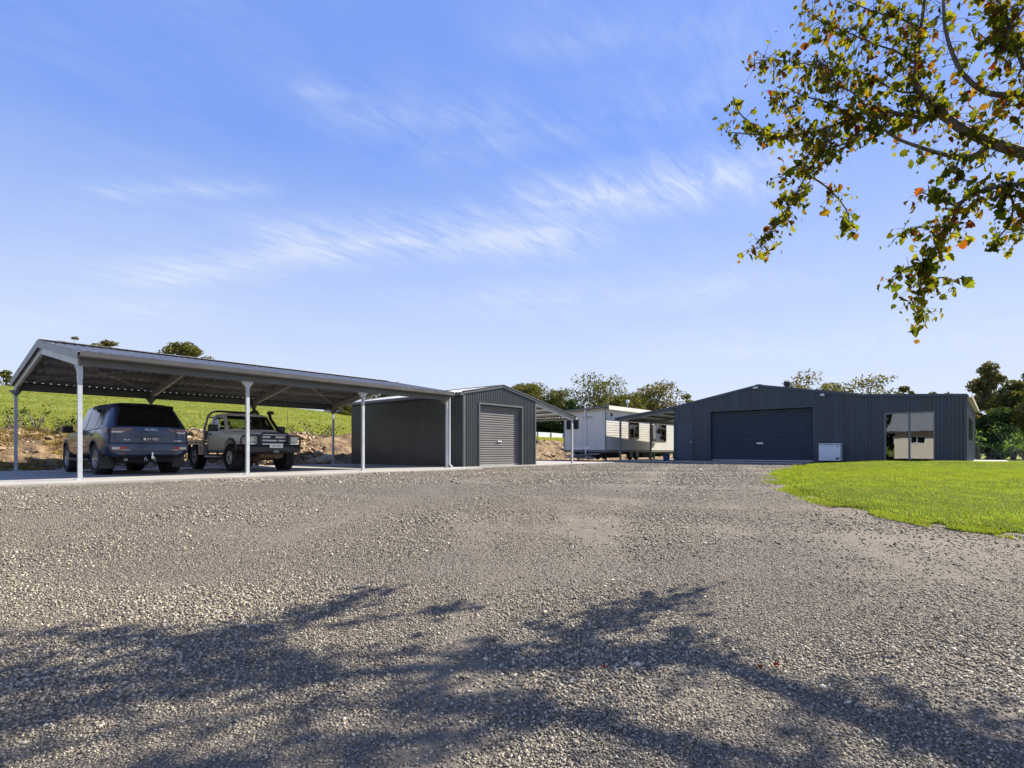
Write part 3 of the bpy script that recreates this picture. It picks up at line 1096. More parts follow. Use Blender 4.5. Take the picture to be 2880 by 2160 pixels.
# rafters: one pair per frame
for u in UC:
    for va, vb in ((V0, VRID), (VR_, VRID)):
        za, zb = ZE + SL * 0.17 - 0.19, ZR - 0.19
        MB().bar((u, va, za), (u, vb, zb), 0.065, 0.20).build('rafter', 'zinc', carport)
        # knee wedge at the eave
        d = 1 if vb > va else -1
        MB().prism([(u - 0.03, va + d * 0.0, 2.14), (u - 0.03, va + d * 0.40, za + SL * 0.40 - 0.10), (u - 0.03, va, za - 0.08)], (0.06, 0, 0)).build('knee_plate', 'zinc_dull', carport)
# purlins
for side, ve in ((1, VE0), (-1, VE1)):
    for k in range(1, 5):
        d = k * 0.86
        v = ve + side * d
        z = ZE + SL * d - 0.06
        MB().box(UC[0] - 0.02, UC[-1] + 0.02, v - 0.03, v + 0.03, z - 0.05, z + 0.05).build('purlin', 'zinc_dull', carport)
    v = ve + side * 0.10
    MB().box(UC[0] - 0.03, UC[-1] + 0.04, v - 0.035, v + 0.035, 2.335, 2.53).build('eave_beam', 'beam_grey', carport)
    g0, g1 = (ve - 0.15 * side, ve + 0.0 * side)
    y0, y1 = min(g0, g1), max(g0, g1)
    gm = MB()
    prof = [(y0, 2.60), (y0, 2.50), (y0 + 0.02, 2.475), (y1, 2.475), (y1, 2.57), (y1 - 0.01, 2.57), (y1 - 0.01, 2.487), (y0 + 0.025, 2.487), (y0 + 0.01, 2.505), (y0 + 0.01, 2.60)]
    gm.prism([(UC[0] - 0.06, a, z) for a, z in prof], (UC[-1] - UC[0] + 0.14, 0, 0))
    gm.build('gutter', 'gutter_dark', carport)
# sheets, ribs run down the slope
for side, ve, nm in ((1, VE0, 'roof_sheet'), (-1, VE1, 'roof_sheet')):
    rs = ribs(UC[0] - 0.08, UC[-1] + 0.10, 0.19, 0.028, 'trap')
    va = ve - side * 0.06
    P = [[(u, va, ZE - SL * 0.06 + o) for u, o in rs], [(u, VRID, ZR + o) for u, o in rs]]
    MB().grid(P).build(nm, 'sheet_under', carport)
rc = MB()
for s in (1, -1):
    rc.bar((UC[0] - 0.09, VRID + s * 0.075, ZR + 0.035), (UC[-1] + 0.11, VRID + s * 0.075, ZR + 0.035), 0.16, 0.006, (0, -s * SL, 1))
rc.build('ridge_cap', 'zinc', carport)
# barge flashing and gable rafter face on both ends
for u, su in ((UC[0] - 0.09, -1), (UC[-1] + 0.11, 1)):
    for ve in (VE0 - 0.06, VE1 + 0.06):
        MB().bar((u, ve, ZE - 0.065), (u, VRID, ZR - 0.045), 0.012, 0.19).build('barge_flashing', 'gutter', carport)
# bracing straps
for u0, u1 in ((UC[0], UC[1]), (UC[2], UC[3])):
    for side, ve in ((1, VE0), (-1, VE1)):
        for q in (0, 1):
            a = (u0 + 0.1, ve + side * 0.3, ZE + SL * 0.3 - 0.10) if q == 0 else (u1 - 0.1, ve + side * 0.3, ZE + SL * 0.3 - 0.10)
            b_ = (u1 - 0.1, VRID - side * 0.3, ZR - SL * 0.3 - 0.10) if q == 0 else (u0 + 0.1, VRID - side * 0.3, ZR - SL * 0.3 - 0.10)
            MB().bar(a, b_, 0.035, 0.004).build('bracing_strap', 'post_gal', carport)
# downpipe on the post next to the shed
MB().tube([(UC[3] + 0.08, V0 - 0.05, 2.45), (UC[3] + 0.08, V0 - 0.05, 0.12), (UC[3] + 0.13, V0 - 0.14, 0.02)], 0.03, 8).build('downpipe', 'white_paint', carport, True)

sack = empty('canvas_sack', (UC[2] + 0.0, VR_ - 0.1, 1.75), 0, 'dark bulging sack hung on the rear carport post above the ute cab', 'sack')
prof = [(0.01, 2.22), (0.04, 2.20), (0.03, 2.16), (0.12, 2.10), (0.16, 2.02), (0.155, 1.94), (0.10, 1.86), (0.03, 1.80), (0.0, 1.79)]
MB().lathe(prof, 14, 'z', (UC[2], VR_ - 0.12, 0)).build('bag_body', 'sack', sack, True)
MB().tube([(UC[2], VR_ - 0.12, 2.2), (UC[2], VR_ - 0.06, 2.34)], 0.012, 6).build('rope', 'sack', sack)


# ------------------------------------------------------------------ small charcoal shed with side awning
US, UF, UA = 14.28, 18.60, 21.48       # left wall, right wall, awning post line
VS, VB = 14.30, 21.42
ZL, ZA = 2.74, 3.15
UM = (US + UF) / 2
SS = (ZA - ZL) / (UM - US)


def shed_top(u):
    return ZA - abs(u - UM) * SS


shed = empty('small_shed', (US, VS, 0), 0, 'small charcoal ribbed steel shed with closed roller door and side awning', 'shed')
D0, D1, DH = 15.13, 17.66, 2.36        # roller door opening
mb = MB()
clad_x(mb, US, D0 - 0.05, VS, K(-0.04), shed_top)
mb.build('front_wall', 'shed_clad', shed)
clad_x(MB(), D1 + 0.05, UF, VS, K(-0.04), shed_top).build('front_wall', 'shed_clad', shed)
rs = ribs(D0 - 0.05, D1 + 0.05, 0.1, 0.016, 'trap')
gm = MB()
gm.grid([[(x, VS - o, DH + 0.05) for x, o in rs], [(x, VS - o, shed_top(x)) for x, o in rs]])
gm.build('gable_wall', 'shed_clad', shed)
clad_y(MB(), VS, VB, US, K(0.005), K(ZL), -1).build('side_wall', 'shed_clad', shed)
clad_y(MB(), VS, VB, UF, K(0.005), K(ZL), 1).build('side_wall', 'shed_clad', shed)
clad_x(MB(), US, UF, VB, K(0.005), shed_top, 1).build('rear_wall', 'shed_clad', shed)
# corner flashings, door surround
for u, sx in ((US, -1), (UF, 1)):
    m_ = MB().box(u - 0.022 if sx < 0 else u - 0.05, u + 0.05 if sx < 0 else u + 0.022, VS - 0.024, VS - 0.018, -0.04, ZL - 0.02)
    m_.box(u + sx * 0.024 - 0.003, u + sx * 0.024 + 0.003, VS - 0.024, VS + 0.05, -0.04, ZL - 0.02)
    m_.build('corner_flashing', 'trim_light', shed)
fr = MB().box(D0 - 0.06, D0, VS - 0.035, VS + 0.20, -0.02, DH).build('door_jamb', 'trim_light', shed)
fr = MB().box(D1, D1 + 0.06, VS - 0.035, VS + 0.20, -0.02, DH).build('door_jamb', 'trim_light', shed)
fr = MB().box(D0 - 0.06, D1 + 0.06, VS - 0.037, VS + 0.20, DH + 0.001, DH + 0.065).build('door_head', 'trim_light', shed)


def roller(root, name, a0, a1, zb, zt, plane, n, axis, mat, out=-1, local=False):
    """curtain of interlocking slats; axis 'x': door spans x in plane y=plane"""
    door = bpy.data.objects.new(name, None)
    COL.objects.link(door)
    door.parent = root
    h = (zt - zb - 0.06) / n
    prof = [(0.0, 0.0), (0.004, 0.08), (0.030, 0.26), (0.034, 0.5), (0.030, 0.72), (0.006, 0.92), (0.0, 1.0)]
    me = None
    off = Vector((0, 0, 0)) if local else root.location
    for i in range(n):
        if me is None:
            P = []
            for e in (a0, a1):
                row = []
                for d, t in prof:
                    row.append((e, plane + out * d, t * h) if axis == 'x' else (plane + out * d, e, t * h))
                P.append(row)
            q = MB().grid(P)
            me = q.mesh('slat', mat, True, (off[0], off[1], 0))
        link('slat', me, door, (0, 0, zb + 0.06 + i * h - off[2]))
    q = MB()
    if axis == 'x':
        q.box(a0, a1, plane - 0.04, plane + 0.02, zb, zb + 0.06)
    else:
        q.box(plane - 0.04, plane + 0.02, a0, a1, zb, zb + 0.06)
    link('bottom_rail', q.mesh('bottom_rail', 'zinc', False, off), door)
    return door


rd = roller(shed, 'roller_door', D0 + 0.012, D1 - 0.012, 0.01, DH - 0.12, VS + 0.14, 24, 'x', 'charcoal_door')
dr = MB().tube([(D0 + 0.02, VS + 0.14, DH - 0.07), (D1 - 0.02, VS + 0.14, DH - 0.07)], 0.085, 16)
dr.build('door_drum', 'trim_light', shed, True)
hd = MB().bev(16.27, 16.34, VS + 0.075, VS + 0.105, 0.93, 0.99, 0.006)
hd.bev(16.42, 16.49, VS + 0.075, VS + 0.105, 0.93, 0.99, 0.006)
hd.tube([(16.30, VS + 0.08, 0.965), (16.46, VS + 0.08, 0.965)], 0.012, 8)
hd.build('lock_handle', 'white_paint', shed)
# roof: left slope, right slope running on over the awning
for (ua, za, ub_, zb_) in ((US - 0.09, ZL - SS * 0.09 + 0.02, UM, ZA + 0.02), (UA + 0.22, shed_top(UA + 0.22) + 0.02, UM, ZA + 0.02)):
    rs = ribs(VS - 0.05, VB + 0.05, 0.19, 0.026, 'trap')
    MB().grid([[(ua, y, za + o) for y, o in rs], [(ub_, y, zb_ + o) for y, o in rs]]).build('roof_sheet', 'zinc', shed)
MB().box(UM - 0.12, UM + 0.12, VS - 0.07, VB + 0.07, ZA + 0.042, ZA + 0.052).build('ridge_cap', 'trim_light', shed)
for a_, b_ in (((US - 0.11, VS - 0.045, ZL - 0.02), (UM, VS - 0.045, ZA + 0.0)), ((UM, VS - 0.045, ZA + 0.0), (UA + 0.24, VS - 0.045, shed_top(UA + 0.24) - 0.002))):
    o1 = MB().bar(a_, b_, 0.03, 0.10).build('barge_cap', 'trim_light', shed)
    a2, b2 = Vector(a_) + Vector((0, -0.018, 0.055)), Vector(b_) + Vector((0, -0.018, 0.055))
    MB().bar(a2, b2, 0.05, 0.022).build('barge_roll', 'gutter', shed)
MB().box(US - 0.21, US - 0.085, VS - 0.06, VB + 0.06, ZL - 0.115, ZL - 0.01).build('gutter', 'trim_light', shed)
MB().box(UA + 0.16, UA + 0.29, VS - 0.07, VB + 0.06, shed_top(UA + 0.2) - 0.11, shed_top(UA + 0.2) + 0.0).build('gutter', 'zinc', shed)
# awning frame
for v in (VS + 0.05, (VS + VB) / 2, VB - 0.1):
    MB().box(UA - 0.045, UA + 0.045, v - 0.0375, v + 0.0375, 0.0, shed_top(UA) - 0.06).build('awning_post', 'post_gal', shed)
    MB().bar((UF + 0.03, v, shed_top(UF) - 0.12), (UA + 0.05, v, shed_top(UA) - 0.12), 0.06, 0.14).build('awning_rafter', 'post_gal', shed)
for k in range(4):
    u = UF + 0.45 + k * 0.75
    MB().box(u - 0.03, u + 0.03, VS + 0.06, VB - 0.05, shed_top(u) - 0.055, shed_top(u) + 0.005).build('awning_purlin', 'zinc_dull', shed)

# ------------------------------------------------------------------ large slate-blue shed (its own heading, 1.5 degrees off)
BS = empty('large_shed', (30.0, 0.18, 0.075), R(-1.5), 'long dark slate shed with low gable, wide roller door and glass sliding door', 'shed')
# local: x = depth into the shed, y = along the facade from the lawn-side corner
YL, YB, YA = 13.02, 3.68, 8.37          # far corner, foot of gable on the lean-to side, ridge
HL, HB, HA, HR = 3.02, 3.10, 3.92, 2.86
DEP = 12.0


def big_top(y):
    if y > YA:
        return HA + (HL - HA) * (y - YA) / (YL - YA)
    if y > YB:
        return HA + (HB - HA) * (YA - y) / (YA - YB)
    return HB + (HR - HB) * (YB - y) / YB


def bs(mb, name, mat, parent=None, smooth=False):
    return mb.build(name, mat, parent or BS, smooth, world=False)


Wy0, Wy1, WH = 1.04, 2.87, 2.24
Ry0, Ry1, RH = 5.76, 10.93, 2.66
Py0, Py1, PH = 11.90, 12.84, 2.14
bs(clad_y(MB(), 0.0, Wy0, 0, K(-0.12), big_top, pitch=0.13, depth=0.022), 'front_wall', 'charcoal')
bs(clad_y(MB(), Wy0, Wy1, 0, K(WH), big_top, pitch=0.13, depth=0.022), 'front_wall', 'charcoal')
# the sheets change slope at the foot of the gable: split there
bs(clad_y(MB(), Wy1, YB, 0, K(-0.12), big_top, pitch=0.13, depth=0.022), 'front_wall', 'charcoal')
bs(clad_y(MB(), YB, Ry0, 0, K(-0.12), big_top, pitch=0.13, depth=0.022), 'front_wall', 'charcoal')
bs(clad_y(MB(), Ry0, YA, 0, K(RH), big_top, pitch=0.13, depth=0.022), 'gable_wall', 'charcoal')
bs(clad_y(MB(), YA, Ry1, 0, K(RH), big_top, pitch=0.13, depth=0.022), 'gable_wall', 'charcoal')
bs(clad_y(MB(), Ry1, Py0 - 0.04, 0, K(-0.05), big_top, pitch=0.13, depth=0.022), 'front_wall', 'charcoal')
bs(clad_y(MB(), Py0 - 0.04, Py1 + 0.04, 0, K(PH + 0.05), big_top, pitch=0.13, depth=0.022), 'front_wall', 'charcoal')
bs(clad_y(MB(), Py1 + 0.04, YL, 0, K(-0.05), big_top, pitch=0.13, depth=0.022), 'front_wall', 'charcoal')
bs(clad_x(MB(), 0, DEP, 0, K(-0.12), K(HR), -1), 'side_wall', 'charcoal')
bs(clad_x(MB(), 0, DEP, YL, K(-0.05), K(HL), 1), 'side_wall', 'charcoal')
bs(clad_y(MB(), 0, YL, DEP, K(-0.1), big_top, 1, pitch=0.13, depth=0.022), 'rear_wall', 'charcoal')
for y, s_ in ((0, -1), (YL, 1)):
    m_ = MB().box(-0.024, -0.018, min(y, y - s_ * 0.07), max(y, y - s_ * 0.07), -0.1, big_top(y) - 0.03)
    m_.box(-0.024, 0.06, y + s_ * 0.022 - 0.003, y + s_ * 0.022 + 0.003, -0.1, big_top(y) - 0.03)
    bs(m_, 'corner_flashing', 'charcoal_trim')
# roof planes
pl = [(YL + 0.08, YA), (YB, YA), (-0.06, YB)]
for ya, yb in pl:
    rs = ribs(-0.06, DEP + 0.06, 0.19, 0.026, 'trap')
    za = big_top(YL) - (HA - HL) / (YL - YA) * 0.08 if ya > YL else (big_top(ya) if ya > 0 else HR - 0.02)
    bs(MB().grid([[(x, ya, za + 0.03 + o) for x, o in rs], [(x, yb, big_top(yb) + 0.03 + o) for x, o in rs]]), 'roof_sheet', 'charcoal_trim')
for (ya, yb) in ((YL + 0.05, YA), (YA, YB), (YB, -0.03)):
    bs(MB().bar((-0.045, ya, big_top(min(max(ya, 0), YL)) + 0.0), (-0.045, yb, big_top(min(max(yb, 0), YL)) + 0.0), 0.035, 0.11), 'barge_cap', 'charcoal_trim')
bs(MB().box(-0.06, DEP + 0.05, YA - 0.12, YA + 0.12, HA + 0.05, HA + 0.062), 'ridge_cap', 'charcoal_trim')
g_ = MB()
prof = [(-0.03, HR - 0.13), (-0.19, HR - 0.11), (-0.20, HR + 0.02), (-0.185, HR + 0.02), (-0.175, HR - 0.095), (-0.03, HR - 0.115)]
g_.prism([(-0.08, a, z) for a, z in prof], (DEP + 0.15, 0, 0))
bs(g_, 'gutter', 'tan')
bs(MB().box(-0.03, DEP + 0.06, YL + 0.025, YL + 0.15, HL - 0.13, HL - 0.02), 'gutter', 'charcoal_trim')
# roller door
for ya, yb in ((Ry0 - 0.04, Ry0 + 0.03), (Ry1 - 0.03, Ry1 + 0.04)):
    bs(MB().box(-0.028, 0.24, ya, yb, -0.06, RH), 'door_jamb', 'charcoal_trim')
bs(MB().box(-0.030, 0.24, Ry0 - 0.04, Ry1 + 0.04, RH + 0.001, RH + 0.05), 'door_head', 'charcoal_trim')
roller(BS, 'roller_door', Ry0 + 0.035, Ry1 - 0.035, -0.03, RH - 0.02, 0.20, 28, 'y', 'blue_door', -1, True)
bs(MB().box(0.30, 0.34, Ry0 - 0.3, Ry1 + 0.3, -0.1, RH + 0.4), 'daylight_block', 'underbody')  # added unseen panel, stops daylight leaking past the top of the curtain
bs(MB().box(0.19, 0.30, Ry0 + 0.04, Ry1 - 0.04, RH - 0.06, RH + 0.0), 'door_seal', 'underbody')
hd = MB().bev(0.145, 0.165, 8.18, 8.50, 0.86, 0.95, 0.005)
bs(hd, 'lock_plate', 'white_paint')
bs(MB().box(0.148, 0.152, 8.21, 8.47, 0.895, 0.90), 'lock_plate_slot', 'dark_plastic')
# personal access door
pd = bs(MB().bev(0.0, 0.045, Py0, Py1, 0.0, PH, 0.006), 'access_door', 'charcoal_trim')
bs(MB().box(-0.026, 0.06, Py0 - 0.045, Py0 - 0.003, -0.02, PH + 0.003), 'door_jamb', 'charcoal')
bs(MB().box(-0.026, 0.06, Py1 + 0.003, Py1 + 0.045, -0.02, PH + 0.003), 'door_jamb', 'charcoal')
bs(MB().box(-0.028, 0.06, Py0 - 0.045, Py1 + 0.045, PH + 0.004, PH + 0.045), 'door_head', 'charcoal')
bs(MB().lathe([(0.0, -0.075), (0.026, -0.07), (0.034, -0.05), (0.026, -0.03), (0.014, -0.025), (0.014, 0.0), (0.035, 0.0)], 14, 'x', (0, Py0 + 0.09, 1.0)), 'handle', 'chrome', pd, True)
bs(MB().box(-0.9, 0.26, Ry0 - 1.0, YL + 0.1, -0.20, -0.06), 'apron', 'concrete')
# sliding glass door: frame, two leaves, transom, curtain behind the upper panes
sd = bpy.data.objects.new('sliding_door', None)
COL.objects.link(sd)
sd.parent = BS
fm = MB().box(-0.045, 0.09, Wy0, Wy0 + 0.055, 0.0, WH).box(-0.045, 0.09, Wy1 - 0.055, Wy1, 0.0, WH)
fm.box(-0.043, 0.088, Wy0 + 0.055, Wy1 - 0.055, WH - 0.06, WH - 0.002).box(-0.043, 0.10, Wy0 + 0.055, Wy1 - 0.055, 0.0, 0.075)
bs(fm, 'door_frame', 'gutter', sd)
ym = (Wy0 + Wy1) / 2
bs(MB().box(-0.02, 0.06, ym - 0.045, ym + 0.03, 0.076, WH - 0.061), 'meeting_stile', 'gutter', sd)
for ya, yb, xx in ((Wy0 + 0.056, ym - 0.046, 0.02), (ym + 0.031, Wy1 - 0.056, 0.035)):
    bs(MB().box(xx, xx + 0.006, ya, yb, 0.077, WH - 0.062), 'pane', 'glass_mirror', sd)
cur = MB()
P = [[], []]
for k in range(90):
    y = Wy0 + 0.08 + k * (Wy1 - Wy0 - 0.50) / 89
    x = 0.22 + 0.03 * math.sin(k * 0.75) + 0.012 * math.sin(k * 2.1)
    P[0].append((x, y, 1.32))
    P[1].append((x, y, WH - 0.03))
cur.grid(P)
bs(cur, 'half_curtain', 'curtain', sd)
bs(MB().box(0.6, 0.65, Wy0 - 0.6, Wy1 + 0.6, 0.0, WH + 0.4), 'room_wall', 'underbody', sd)
# side windows
for xa in (2.3, 4.9):
    w_ = bs(MB().box(xa, xa + 1.1, -0.05, 0.02, 0.95, 2.05), 'side_window', 'dark_plastic')
    bs(MB().box(xa + 0.05, xa + 1.05, -0.055, -0.052, 1.0, 2.0), 'pane', 'glass_black', w_)
# awning on the far side
AY = 16.62
sl = (HA - HL) / (YL - YA)


def aw_z(y):
    return 3.0 - 0.125 * (y - YL)


for xa in (0.1, 4.1, 8.1):
    bs(MB().box(xa - 0.05, xa + 0.05, AY - 0.05, AY + 0.05, -0.12, aw_z(AY) - 0.05), 'awning_post', 'gutter')
    bs(MB().bar((xa, YL + 0.03, aw_z(YL) - 0.14), (xa, AY + 0.06, aw_z(AY) - 0.14), 0.07, 0.17), 'awning_rafter', 'gutter')
for k in range(4):
    y = YL + 0.5 + k * 0.95
    bs(MB().box(-0.02, 8.3, y - 0.03, y + 0.03, aw_z(y) - 0.07, aw_z(y) - 0.0), 'awning_purlin', 'zinc_dull')
rs = ribs(-0.08, 8.4, 0.19, 0.026, 'trap')
bs(MB().grid([[(x, YL + 0.05, aw_z(YL) + 0.005 + o) for x, o in rs], [(x, AY + 0.22, aw_z(AY + 0.2) + 0.005 + o) for x, o in rs]]), 'awning_sheet', 'zinc')
bs(MB().bar((-0.09, YL + 0.02, aw_z(YL) + 0.0), (-0.09, AY + 0.26, aw_z(AY + 0.26) + 0.0), 0.02, 0.12), 'awning_barge', 'charcoal_trim')
bs(MB().box(-0.1, 8.42, AY + 0.18, AY + 0.30, aw_z(AY) - 0.13, aw_z(AY) - 0.01), 'gutter', 'charcoal_trim')
bs(MB().box(-0.9, 8.6, YL + 0.11, AY + 0.35, -0.22, -0.085), 'awning_slab', 'concrete')
# roof vent cowl, floodlight, camera
vt = MB().lathe([(0.10, -0.25), (0.10, 0.16), (0.17, 0.18), (0.18, 0.32), (0.15, 0.37), (0.0, 0.38)], 16, 'z', (1.4, 7.35, big_top(7.35) + 0.05))
bs(vt, 'roof_vent', 'dark_plastic', None, True)

fl = empty('floodlight', (0, 0, 0), 0, 'small white floodlight fixed at the gable peak of the large shed', 'light')
fl.matrix_world = BS.matrix_world
bpy.context.view_layer.update()
BM = BS.matrix_world.copy()


def bpos(x, y, z):
    return BM @ Vector((x, y, z))


fl.location = bpos(-0.06, YA + 0.1, HA - 0.12)
fl.rotation_euler = BS.rotation_euler
MB().bev(-0.12, -0.02, -0.12, 0.12, -0.05, 0.05, 0.015).build('lamp_head', 'white_paint', fl, world=False)
MB().box(-0.124, -0.1205, -0.10, 0.10, -0.035, 0.035).build('lens', 'clear_lens', fl, world=False)
MB().box(-0.02, 0.04, -0.03, 0.03, -0.02, 0.02).build('bracket', 'white_paint', fl, world=False)
sc_ = empty('security_camera', bpos(-0.06, 5.35, big_top(5.35) - 0.14), R(-1.5), 'white security camera under the roof edge above the chest freezer', 'camera')
MB().tube([(0.04, 0, 0.03), (-0.06, 0, 0.02), (-0.10, 0, -0.03)], 0.025, 8).build('bracket', 'white_paint', sc_, True, world=False)
MB().tube([(-0.02, 0.10, -0.02), (-0.10, -0.02, -0.05), (-0.16, -0.10, -0.07)], [0.05, 0.055, 0.05], 12).build('camera_body', 'white_paint', sc_, True, world=False)
MB().tube([(-0.155, -0.093, -0.069), (-0.175, -0.123, -0.075)], [0.034, 0.03], 12).build('lens', 'dark_plastic', sc_, True, world=False)

# ------------------------------------------------------------------ chest freezer against the large shed
fz = empty('chest_freezer', bpos(-0.62, 4.52, 0.0), R(-1.5), 'white chest freezer standing against the dark wall beside the wide roller door', 'freezer')
FW, FD, FH = 0.90, 0.55, 0.86
MB().bev(0, FD, 0, FW, 0.04, FH - 0.075, 0.02).build('cabinet', 'appliance', fz, True, world=False)
MB().bev(-0.012, FD + 0.008, -0.008, FW + 0.008, FH - 0.058, FH, 0.018).build('lid', 'appliance', fz, True, world=False)
MB().box(0.006, FD - 0.006, 0.006, FW - 0.006, FH - 0.0755, FH - 0.0575).build('seal', 'dark_plastic', fz, world=False)
MB().bev(-0.03, -0.013, FW * 0.38, FW * 0.58, FH - 0.062, FH - 0.04, 0.004).build('lid_handle', 'gutter', fz, world=False)
for sy in (0.06, FW - 0.06):
    for sx in (0.06, FD - 0.06):
        MB().tube([(sx, sy, 0.0), (sx, sy, 0.045)], 0.025, 8).build('foot', 'dark_plastic', fz, world=False)
MB().prism([(-0.004, 0.05, 0.73), (-0.004, 0.15, 0.73), (-0.004, 0.14, 0.695), (-0.004, 0.10, 0.68), (-0.004, 0.06, 0.695)], (0.006, 0, 0)).build('badge', 'gutter', fz, world=False)
gv = MB().box(-0.004, 0.002, 0.05, 0.18, 0.10, 0.20)
gv.build('control_panel', 'gutter', fz, world=False)
for k in range(4):
    MB().box(-0.006, -0.0042, 0.06, 0.17, 0.112 + k * 0.022, 0.120 + k * 0.022).build('vent_slot', 'dark_plastic', fz, world=False)

# tub beside the awning corner
tb = empty('plastic_tub', bpos(-0.35, YL + 0.32, -0.085), 0, 'dark blue plastic tub at the awning corner of the large shed', 'tub')
MB().lathe([(0.0, 0.0), (0.17, 0.0), (0.20, 0.38), (0.22, 0.39), (0.22, 0.42), (0.195, 0.42), (0.16, 0.03), (0.0, 0.03)], 18).build('tub_body', 'bin_blue', tb, True, world=False)
MB().tube([(0.2, 0, 0.37), (0.27, 0, 0.34), (0.27, 0, 0.30), (0.2, 0, 0.28)], 0.012, 6).build('tub_handle', 'bin_blue', tb, True, world=False)


# ------------------------------------------------------------------ white cabin on wheels
def lap_wall(mb, axis, a0, a1, plane, z0, z1, out, pitch=0.155, lap=0.018):
    n = max(1, round((z1 - z0) / pitch))
    h = (z1 - z0) / n
    rows = []
    for i in range(n):
        za, zb = z0 + i * h, z0 + (i + 1) * h
        for z, d in ((za, lap), (zb, 0.0)):
            r_ = []
            for a in (a0, a1):
                r_.append((a, plane + out * d, z) if axis == 'x' else (plane + out * d, a, z))
            rows.append(r_)
    return mb.grid(rows)


CX0, CX1, CY0, CY1, CZ0, CZ1 = 30.15, 43.0, 17.62, 20.75, 0.50, 3.02
cab = empty('cabin_on_wheels', (CX0, CY0, 0), 0, 'white weatherboard cabin raised on wheels between the two sheds', 'cabin')
lap_wall(MB(), 'y', CY0, CY1, CX0, CZ0 + 0.14, CZ1 + 0.1, -1).build('end_wall', 'siding', cab)
lap_wall(MB(), 'y', CY0, CY1, CX1, CZ0 + 0.14, CZ1 + 0.1, 1).build('end_wall', 'siding', cab)
# long wall pieces around the two windows
W1, W2 = (33.2, 34.6), (37.1, 39.0)
wz0, wz1 = 1.55, 2.55
for a_, b_, z0, z1 in ((CX0, W1[0], CZ0 + 0.14, CZ1), (W1[0], W1[1], CZ0 + 0.14, 1.40), (W1[0], W1[1], wz1, CZ1), (W1[1], W2[0], CZ0 + 0.14, CZ1),
                       (W2[0], W2[1], CZ0 + 0.14, 1.25), (W2[0], W2[1], wz1, CZ1), (W2[1], CX1, CZ0 + 0.14, CZ1)):
    lap_wall(MB(), 'x', a_, b_, CY0, z0, z1, -1).build('long_wall', 'siding', cab)
lap_wall(MB(), 'x', CX0, CX1, CY1, CZ0 + 0.14, CZ1, 1).build('long_wall', 'siding', cab)
MB().box(CX0 - 0.01, CX1 + 0.01, CY0 - 0.012, CY1 + 0.012, CZ0, CZ0 + 0.135).build('bearer', 'skirt', cab)
MB().box(CX0 + 0.05, CX1 - 0.05, CY0 + 0.03, CY1 - 0.03, CZ0 + 0.138, CZ0 + 0.16).build('floor_deck', 'underbody', cab)
for (x0, x1), zb in ((W1, 1.40), (W2, 1.25)):
    w_ = MB()
    w_.box(x0, x0 + 0.06, CY0 - 0.05, CY0 + 0.06, zb, wz1).box(x1 - 0.06, x1, CY0 - 0.05, CY0 + 0.06, zb, wz1)
    w_.box(x0 + 0.06, x1 - 0.06, CY0 - 0.048, CY0 + 0.058, zb, zb + 0.06).box(x0 + 0.06, x1 - 0.06, CY0 - 0.048, CY0 + 0.058, wz1 - 0.06, wz1)
    xm = (x0 + x1) / 2
    w_.box(xm - 0.03, xm + 0.03, CY0 - 0.03, CY0 + 0.05, zb + 0.06, wz1 - 0.06)
    wo = w_.build('window', 'wood_dark', cab)
    for a_, b_ in ((x0 + 0.06, xm - 0.03), (xm + 0.03, x1 - 0.06)):
        MB().box(a_, b_, CY0 - 0.005, CY0 + 0.002, zb + 0.06, wz1 - 0.06).build('pane', 'glass_window', wo)
    MB().box(x0 + 0.08, x1 - 0.08, CY0 + 0.20, CY0 + 0.21, zb, wz1).build('blind', 'curtain', wo)
# propped shutter-like bay between the windows
MB().box(36.55, 36.95, CY0 - 0.14, CY0 - 0.02, 1.25, 2.45).build('meter_box', 'skirt', cab)
# louvred window on the end wall
lw = MB().box(CX0 - 0.06, CX0 + 0.01, 19.62, 20.55, 2.0, 2.62).build('end_window', 'wood_dark', cab)
for k in range(6):
    for ya, yb in ((19.67, 20.05), (20.11, 20.50)):
        MB().bar((CX0 - 0.075, ya, 2.06 + k * 0.1), (CX0 - 0.075, yb, 2.06 + k * 0.1), 0.006, 0.09, (0.5, 0, 1)).build('louvre', 'glass_black', lw)
# corner trims and small vent under the roof
for y in (CY0, CY1):
    MB().box(CX0 - 0.03, CX0 + 0.05, y - 0.03, y + 0.03, CZ0, CZ1).build('corner_trim', 'gutter', cab)
MB().box(30.75, 31.0, CY0 - 0.04, CY0 + 0.005, 2.78, 2.98).build('wall_vent', 'wood_dark', cab)
MB().box(CX0 - 0.045, CX0 + 0.0, 18.55, 19.35, 2.72, 2.79).build('eave_vent', 'tan', cab)
# roof: low skillion with a pale fascia along the sunny side
RT = MB().prism([(CX0 - 0.18, CY0 - 0.32, CZ1 + 0.30), (CX0 - 0.18, CY1 + 0.15, CZ1 + 0.10), (CX0 - 0.18, CY1 + 0.15, CZ1 + 0.19), (CX0 - 0.18, CY0 - 0.32, CZ1 + 0.40)], (CX1 - CX0 + 0.4, 0, 0))
RT.build('roof', 'gutter', cab)
MB().box(CX0 - 0.16, CX1 + 0.2, CY0 - 0.345, CY0 - 0.322, CZ1 + 0.14, CZ1 + 0.385).build('fascia', 'cream', cab)
MB().prism([(CX0 - 0.015, CY0 + 0.03, CZ1 + 0.101), (CX0 - 0.015, CY1 - 0.03, CZ1 - 0.05), (CX0 - 0.015, CY1 - 0.03, CZ1 + 0.10), (CX0 - 0.015, CY0 + 0.03, CZ1 + 0.26)], (-0.025, 0, 0)).build('end_fascia', 'tan', cab)
lap_wall(MB(), 'x', CX0, CX1, CY0, CZ1, CZ1 + 0.26, -1, 0.13).build('upper_strip', 'siding', cab)
